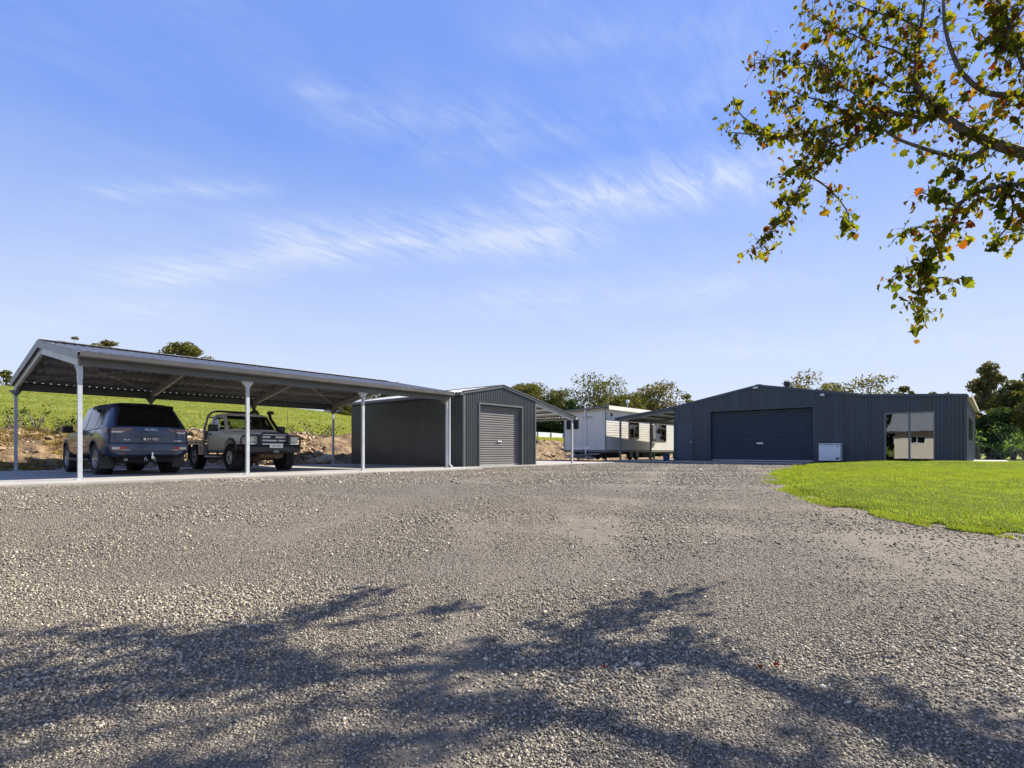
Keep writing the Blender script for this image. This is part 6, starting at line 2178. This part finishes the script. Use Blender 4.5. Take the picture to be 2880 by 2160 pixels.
subs = [
    ([(2440, 306), (2400, 262), (2360, 240), (2330, 200), (2300, 170)], 6.7, 6.9, 14, 0.26),
    ([(2590, 260), (2520, 255), (2440, 210), (2350, 190), (2270, 180), (2180, 170), (2120, 180)], 6.8, 7.3, 17, 0.24),
    ([(2590, 190), (2530, 150), (2450, 120), (2380, 90), (2310, 60), (2260, 20)], 6.8, 7.2, 17, 0.28),
    ([(2600, 100), (2550, 60), (2480, 40), (2400, 10), (2330, -20)], 6.8, 7.1, 13, 0.26),
    ([(2480, 320), (2420, 380), (2360, 410), (2290, 420), (2240, 470), (2190, 500)], 6.7, 7.1, 14, 0.22),
    ([(2330, 360), (2310, 420), (2270, 490), (2230, 560), (2190, 620), (2150, 670), (2140, 700)], 6.9, 7.1, 19, 0.22),
    ([(2270, 490), (2330, 530), (2380, 590), (2390, 650)], 6.9, 6.9, 8, 0.16),
    ([(2260, 376), (2210, 300), (2190, 260)], 7.1, 7.2, 16, 0.17),
    ([(2180, 384), (2090, 330), (2060, 270)], 7.3, 7.5, 8, 0.15),
    ([(2400, 330), (2330, 290), (2260, 270), (2200, 240)], 6.9, 7.2, 9, 0.2),
    ([(2670, 640), (2580, 640), (2530, 660)], 6.35, 6.5, 12, 0.17),
    ([(2690, 580), (2640, 560), (2590, 540)], 6.3, 6.4, 13, 0.18),
    ([(2605, 735), (2540, 760), (2500, 790)], 6.4, 6.5, 11, 0.15),
    ([(2588, 800), (2650, 780), (2700, 800)], 6.45, 6.4, 8, 0.15),
    ([(2830, 522), (2850, 580), (2830, 640), (2790, 690)], 6.2, 6.2, 15, 0.2),
    ([(2880, 520), (2900, 600), (2870, 660)], 6.1, 6.0, 14, 0.2),
    ([(2700, 440), (2690, 490), (2740, 520)], 6.4, 6.3, 11, 0.2),
    ([(2840, 268), (2800, 330), (2740, 350), (2720, 400)], 6.2, 6.4, 9, 0.22),
    ([(2860, 140), (2800, 130), (2750, 90)], 6.0, 6.1, 10, 0.2),
    ([(2840, 70), (2880, 20), (2900, -40)], 6.0, 6.0, 12, 0.25),
    ([(2620, 560), (2610, 520)], 6.4, 6.4, 6, 0.15),
]
for l, z0, z1, dn, spd in subs:
    visible.append((limb(pp(l, z0, z1), 0.014, 0.004, 6), dn, spd))
# limbs of the unseen rest of the crown, shaped by where shadow should fall
hidden = []
for i in range(50):
    s = trunk[min(len(trunk) - 1, rt.randint(9, len(trunk) - 1))]
    a, el, L = rt.uniform(0, 6.283), rt.uniform(-0.1, 0.9), rt.uniform(1.8, 4.2)
    d = Vector((math.cos(a) * math.cos(el), math.sin(a) * math.cos(el), math.sin(el)))
    pts = [s]
    for k in range(1, 5):
        pts.append(s + d * L * k / 4 + Vector((rt.uniform(-.2, .2), rt.uniform(-.2, .2), rt.uniform(-.1, .15) - 0.03 * k * k)))
    hidden.append(pts)


def seen(p, m=1.06):
    q = Vector(p) - Vector((0, 0, 0.6))
    Zd = q.x * CT + q.y * ST
    if Zd < 0.3:
        return False
    r_ = (q.x * ST - q.y * CT) / Zd
    return abs(r_) < 0.935 * m and -0.58 < q.z / Zd < 0.822 * m


def shade_ok(p):
    h = p.z - TB.z
    gx, gy = p.x - 1.2 * h, p.y + 0.5 * h
    Zd = gx * CT + gy * ST
    if Zd < 1.8:
        return True
    px = 1440 + 1541.5 * (gx * ST - gy * CT) / Zd
    py = 1267.2 + 1541.5 * (0.6 - float(yard_z(gx, gy))) / Zd
    if px < -150 or px > 3050 or py > 2300:
        return True
    return (px < 1750 and py > 1730) or (px > 2200 and py > 1900 + 0.06 * (px - 2300)) or (1600 < px < 2000 and 1670 < py < 1740) or (py > 2050)


hp = []
for pts in hidden:
    keep_ = []
    for p in pts:
        if seen(p):
            break
        keep_.append(p)
    if len(keep_) >= 3 and sum(shade_ok(q) for q in keep_) > 0.6 * len(keep_):
        hp.append((limb(keep_, 0.03, 0.005, 6), 15, 0.30))
tubes.build('limbs', 'bark', tree, True)


def leaf_shape(kind):
    """flat lobed leaf outline, tip along +y, petiole at origin"""
    if kind == 0:      # three-lobed
        half = [(0.0, 0.0), (0.16, 0.02), (0.30, 0.10), (0.50, 0.30), (0.34, 0.40), (0.40, 0.62), (0.20, 0.66), (0.0, 1.0)]
    elif kind == 1:    # five-lobed
        half = [(0.0, 0.0), (0.22, -0.04), (0.42, 0.12), (0.30, 0.24), (0.58, 0.50), (0.32, 0.54), (0.24, 0.76), (0.0, 1.02)]
    else:              # curled oval
        half = [(0.0, 0.0), (0.14, 0.06), (0.26, 0.26), (0.28, 0.48), (0.22, 0.70), (0.10, 0.86), (0.0, 1.0)]
    return half


def leaf_geo(kind, curl):
    half = leaf_shape(kind)
    n = len(half)
    v = []
    for sg in (1, -1):
        for x, y in half[1:-1]:
            v.append((sg * x, y - 0.0, curl * abs(x) * 0.9 - 0.25 * curl * y * y))
    v += [(0, 0, 0), (0, half[-1][1], -0.25 * curl)]
    m = n - 2
    a, b = 2 * m, 2 * m + 1
    mid = 2 * m + 2
    v.append((0, 0.45, -0.05 * curl))
    f = []
    for s in (0, 1):
        idx = [a] + [s * m + i for i in range(m)] + [b]
        for i in range(len(idx) - 1):
            t = (mid, idx[i], idx[i + 1])
            f.append(t if s == 0 else t[::-1])
    return v, f


LEAFM = {}
for k in range(3):
    for cname in LEAFC:
        v, f = leaf_geo(k, 0.35 + 0.35 * k)
        v = [(x, y, z) for x, y, z in v]
        v += [(0.012, 0, 0), (-0.012, 0, 0), (0.008, -0.45, 0.03), (-0.008, -0.45, 0.03)]
        q = len(v)
        f = f + [(q - 4, q - 3, q - 1), (q - 4, q - 1, q - 2)]
        me = bpy.data.meshes.new('leaf')
        me.from_pydata(v, [], f)
        me.materials.append(M['leaf_' + cname])
        me.update()
        LEAFM[(k, cname)] = me


def pick_col():
    x = rt.random()
    for lim, nm in ((0.38, 'olive'), (0.70, 'green'), (0.89, 'lime'), (0.94, 'amber'), (0.975, 'rust'), (1.1, 'crimson')):
        if x < lim:
            return nm


spots = []
twigs = MB()
for pts, dn, spd in visible:
    L = sum((pts[i + 1] - pts[i]).length for i in range(len(pts) - 1))
    for k in range(int(L * dn * 4.9)):
        i = rt.randrange(len(pts) - 1)
        s = pts[i].lerp(pts[i + 1], rt.random())
        d = Vector((rt.gauss(0, 1), rt.gauss(0, 1), rt.gauss(-0.15, 0.8)))
        d.normalize()
        e = s + d * spd * rt.uniform(0.2, 1.3)
        twigs.tube([s, s.lerp(e, 0.5) + Vector((0, 0, 0.02)), e], [0.004, 0.003, 0.0015], 3, False)
        for j in range(rt.choice((1, 2, 2, 3))):
            o_ = s.lerp(e, 1.0 if j == 0 else rt.uniform(0.35, 1.0)) + Vector((rt.gauss(0, .03), rt.gauss(0, .03), rt.gauss(0, .03)))
            spots.append((o_, 0.042 + 0.085 * rt.random() ** 1.7, True))
for pts, dn, spd in hp:
    L = sum((pts[i + 1] - pts[i]).length for i in range(len(pts) - 1))
    for k in range(int(L * dn)):
        i = rt.randrange(len(pts) // 3, len(pts) - 1)
        o_ = pts[i].lerp(pts[i + 1], rt.random()) + Vector((rt.gauss(0, spd * .6), rt.gauss(0, spd * .6), rt.gauss(0, spd * .5)))
        if not seen(o_, 1.03) and shade_ok(o_):
            spots.append((o_, rt.uniform(0.09, 0.16), False))
twigs.build('twigs', 'bark', tree, fix=False)['kind'] = 'stuff'
vis = [s for s in spots if s[2]]
vis.sort(key=lambda s: -s[1] / max(1.0, s[0].x * CT + s[0].y * ST) * (1 if seen(s[0], 0.98) else 0.01))
for o_, s_, _ in vis[:300]:
    lf = link('leaf', LEAFM[(rt.choice((0, 0, 1, 1, 2)), pick_col())], tree, o_ - TB, (R(180) + rt.gauss(0, 0.9), rt.gauss(0, 0.9), rt.uniform(0, 6.28)))
    lf.rotation_euler[0] = rt.uniform(-2.6, -0.6)
    lf.scale = (s_ * 1.1, s_, s_)
rest = vis[300:] + [s for s in spots if not s[2]]
bv, bf = leaf_geo(0, 0.5)
bv2, bf2 = leaf_geo(2, 0.8)
AV, AF = [], []
cnt = 0
for o_, s_, _ in rest:
    gv_, gf_ = (bv, bf) if rt.random() < 0.65 else (bv2, bf2)
    Mx = Matrix.Translation(o_ - TB) @ Matrix.Rotation(rt.uniform(0, 6.28), 4, 'Z') @ Matrix.Rotation(rt.uniform(-2.6, -0.6), 4, 'X') @ Matrix.Rotation(rt.gauss(0, 0.8), 4, 'Y') @ Matrix.Scale(s_, 4)
    AV.append(np.array([(Mx @ Vector(p))[:] for p in gv_]))
    AF.append(np.array(gf_) + cnt)
    cnt += len(gv_)
o = link('foliage', np_mesh('foliage', np.concatenate(AV), np.concatenate(AF), 'leaf_rest'), tree)
o['kind'] = 'stuff'

# fallen leaves and a twig on the gravel
FLV = [(3.72, 0.93, 'crimson', 'red fallen leaf on the gravel between the two shadow patches'), (3.60, 1.00, 'rust', 'small rust fallen leaf next to the red one'),
       (3.0, 1.75, 'crimson', 'dark red fallen leaf lying in the tree shadow'), (2.2, 2.4, 'rust', 'curled brown fallen leaf near the bottom edge'), (9.3, 1.6, 'rust', 'brown fallen leaf at the edge of the lawn'), (9.6, 0.2, 'crimson', 'dark fallen leaf on the front edge of the lawn')]
for x, y, cn, lb in FLV:
    z = float(yard_z(x, y)) + 0.035
    t_ = tag(link('fallen_leaf', LEAFM[(1, cn)], None, (x, y, z), (rt.uniform(-.4, .4), rt.uniform(-.4, .4), rt.uniform(0, 6))), lb, 'leaf', 'fallen leaves')
    t_.scale = (0.036, 0.042, 0.036)
tw = empty('fallen_twig', (4.34, 0.5, float(yard_z(4.34, 0.5))), 0, 'thin dark twig lying on the gravel before the lawn', 'twig')
MB().tube([(4.18, 0.60, float(yard_z(4.2, 0.6)) + 0.03), (4.34, 0.47, float(yard_z(4.34, 0.47)) + 0.04), (4.45, 0.34, float(yard_z(4.45, 0.34)) + 0.03)], [0.006, 0.007, 0.003], 6).build('stem', 'bark', tw)
MB().tube([(4.34, 0.47, float(yard_z(4.34, 0.47)) + 0.04), (4.42, 0.46, float(yard_z(4.34, 0.47)) + 0.05)], [0.004, 0.002], 5).build('side_shoot', 'bark', tw)

# dense trees behind the cream house: only the glass door shows them
for i, (x, y, h_, lb) in enumerate(((-13.0, 11.5, 9.0, 'dense dark tree behind the cream house, mirrored in the glass door'), (-16.0, 16.0, 10.0, 'second dense dark tree further behind the cream house'))):
    gum_tree('gum_tree', (x, y, -1.0), h_, 3.4, lb, group='trees behind the house', seed=90 + i, n=22, low=0.05, per=60, dense=1.5, mat='gum_dark', leaf=0.5, flat=0.9)
